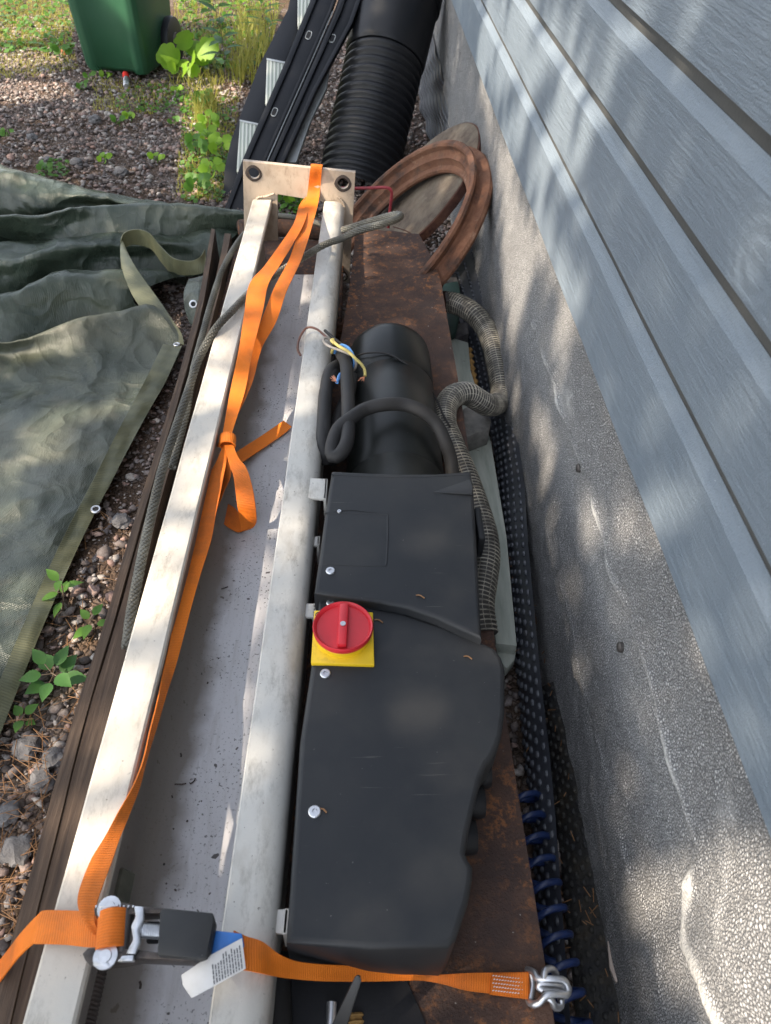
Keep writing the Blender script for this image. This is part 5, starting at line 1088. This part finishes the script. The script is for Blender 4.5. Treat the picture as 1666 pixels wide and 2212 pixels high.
def cover(name, areas, label):
    bm = bmesh.new()
    for (poly, cnt, s) in areas:
        xs = [p[0] for p in poly]; ys = [p[1] for p in poly]; k = 0
        while k < cnt:
            x = random.uniform(min(xs), max(xs)); y = random.uniform(min(ys), max(ys))
            if not in_poly(x, y, poly): continue
            k += 1; b = at_z(x, y, .01+random.random()*s); r = s*(.4+.7*random.random()); a0 = random.random()*6; tl = V((random.gauss(0, .4), random.gauss(0, .4), 1)).normalized(); u, v, w_ = basis(tl)
            bm.faces.new([bm.verts.new(b+(u*math.cos(a0+q)+v*math.sin(a0+q))*r*(1 if i % 2 else .82)) for i, q in enumerate(np.linspace(0, 2*PI, 9)[:-1])])
    return tag(obj(name, bm, 'leaf green', smooth=False, loc=(0, 0, 0)), label, 'ground cover', kind='stuff')
cover('ground_cover', [([(390, 200), (510, 210), (490, 440), (390, 430)], 420, .014), ([(300, 175), (400, 180), (420, 250), (230, 230)], 260, .011), ([(-60, -60), (160, -60), (160, 110), (-60, 110)], 700, .020), ([(380, -60), (620, -60), (560, 150), (380, 150)], 700, .024), ([(90, 340), (150, 345), (150, 390), (70, 380)], 90, .010), ([(595, 425), (680, 430), (680, 470), (595, 470)], 70, .014)], 'small round leaves creeping over the gravel')
def debris():
    bm = bmesh.new()
    for k in range(420):
        if k < 260: p = at_z(random.uniform(-20, 200), random.uniform(1500, 2212), .012+random.random()*.01); s = .022
        elif k < 360: p = V((.375-random.random()**2*.08, random.uniform(.1, 1.2), .07)); s = .004+.006*random.random()
        else: p = at_z(random.uniform(0, 330), random.uniform(1080, 1500), .01); s = .02
        a = random.random()*6.28; d = V((math.cos(a), math.sin(a), random.gauss(0, .12)))*s; tube(bm, [p-d, p+V((0, 0, .001)), p+d], .0007, 4, .012, 2)
    tag(obj('pine_needles', bm, 'dry needle'), 'dry pine needles and husks scattered on the soil', 'litter', kind='stuff')
    for lb, px, py, z in (('curved dry needle on the upper black cover', 908, 1289, .4245), ('curved dry needle at the middle right of the lower cover', 1011, 1421, .4065), ('dry needle beside the lowest cover screw', 697, 1752, .4065), ('rust coloured crumb right of the switch', 818, 1342, .4065)):
        a = at_z(px-9, py-3, z); b = at_z(px+9, py+3, z); tag(tube_obj('dry_needle', [a, (a+b)/2+V((.0, .003, 0)), b], .0011, 'dry needle', None, seg=6, step=.003), lb, 'needle', 'needles fallen on the covers')
    bm = bmesh.new()
    for k in range(70):
        f = random.random(); p = at_z(300+f*250+random.uniform(-60, 60)-0, 2150-f*1350+random.uniform(-60, 60), .287); a = random.random()*6.28; d = V((math.cos(a), math.sin(a), 0))*.0008*random.random()**-.7*1.0; d = d if d.length < .008 else d*(.008/d.length); bnd = random.gauss(0, .3)
        tube(bm, [p-d, p+d*.2+V((d.y, -d.x, 0))*bnd, p+d], .0006+.0009*random.random(), 4, .003, 2)
    tag(obj('dirt_crumbs', bm, 'rusty dark steel'), 'dark crumbs and husks lying in the white trough', 'litter', kind='stuff')
debris()
# larger stones one can tell apart
def rock(label, px, py, r, mat='rock', z=0.0, flat=.6, group='larger stones at the tarpaulin'):
    b = bmesh.new(); bmesh.ops.create_icosphere(b, subdivisions=3, radius=r); o = random.random()*50
    for v in b.verts:
        n_ = v.co.normalized(); v.co = v.co*(1+.38*mnoise.noise(n_*1.6+V((o, 0, 0)))+.12*mnoise.noise(n_*5+V((o, 2, 0)))); v.co.z *= flat
    c = at_z(px, py, z); bmesh.ops.translate(b, verts=b.verts, vec=c+V((0, 0, r*flat*.5))); tag(obj('rock', b, mat, angle=25), label, 'stone', group)
for a in (('pale grey stone nearest the bottom left corner', 40, 1838, .026), ('rounded grey stone halfway down the soil strip', 118, 1640, .020), ('dark grey stone below the serrated seedling', 90, 1690, .022), ('brownish stone between tarpaulin edge and seedling', 60, 1620, .024), ('flat stone in the shade right of the tarpaulin eyelet', 262, 1130, .022), ('light pink stone beside the outer lath', 180, 1580, .014), ('grey stone at the left edge above the corner', 20, 1760, .020), ('whitish stone just behind the upper tarpaulin fold', 262, 375, .030), ('large grey stone left of centre on the gravel', 165, 355, .028), ('pink stone on the left gravel', 70, 300, .026), ('flat blue grey stone near the middle of the gravel', 205, 262, .03), ('orange stone at the top edge of the gravel', 105, 345, .016)): rock(*a)
tag(slab_obj('stone_chip', zpoly([(1311, 2030), (1345, 2040), (1358, 2075), (1350, 2115), (1330, 2122), (1316, 2090)], .075), (-.3, 0, 1), .02, 'pale chip', None, .003), 'pale rounded stone chip leaning on the plinth foot', 'stone chip')
# boulder behind the weeds at the top
b = bmesh.new(); bmesh.ops.create_icosphere(b, subdivisions=4, radius=.5)
for v in b.verts: n_ = v.co.normalized(); v.co = V((v.co.x*1.6, v.co.y*.6, v.co.z*.9))*(1+.25*mnoise.noise(n_*2)+.08*mnoise.noise(n_*7))
c = at_z(470, 20, 0); bmesh.ops.translate(b, verts=b.verts, vec=V((c.x, c.y+.75, .2))); tag(obj('boulder', b, 'rock', angle=40), 'grey boulder behind the weeds right of the bin', 'boulder')

# ============================================================ BITS AT THE BOTTOM EDGE
fk = thing('black_lever', 'black plastic lever poking up below the orange strap', 'lever', at_z(740, 2240, .22))
slab_obj('lever_blade', [at_z(x, y, z) for x, y, z in ((779, 2106, .40), (768, 2108, .40), (700, 2250, .33), (740, 2250, .33), (781, 2120, .40))], (0, -.3, 1), .008, 'black moulded plastic', fk, .002)
tag(tube_obj('black_tube', [at_z(598, 2080, .27), at_z(603, 2250, .27)], .016, 'cable rubber', None, smooth=0), 'black tube running beside the white rail below the strap', 'tube')
tag(tube_obj('metal_pin', [at_z(717, 2165, .28), at_z(712, 2260, .28)], .006, 'galvanised steel', None, smooth=0), 'short bright metal pin left of the black lever', 'pin')
tag(tube_obj('brass_fitting', [at_z(768, 2190, .26), at_z(772, 2260, .26)], lambda s, L: .009+.0015*math.sin(s*900), 'ochre edge', None, smooth=0, step=.002), 'brass threaded fitting right of the black lever', 'fitting')
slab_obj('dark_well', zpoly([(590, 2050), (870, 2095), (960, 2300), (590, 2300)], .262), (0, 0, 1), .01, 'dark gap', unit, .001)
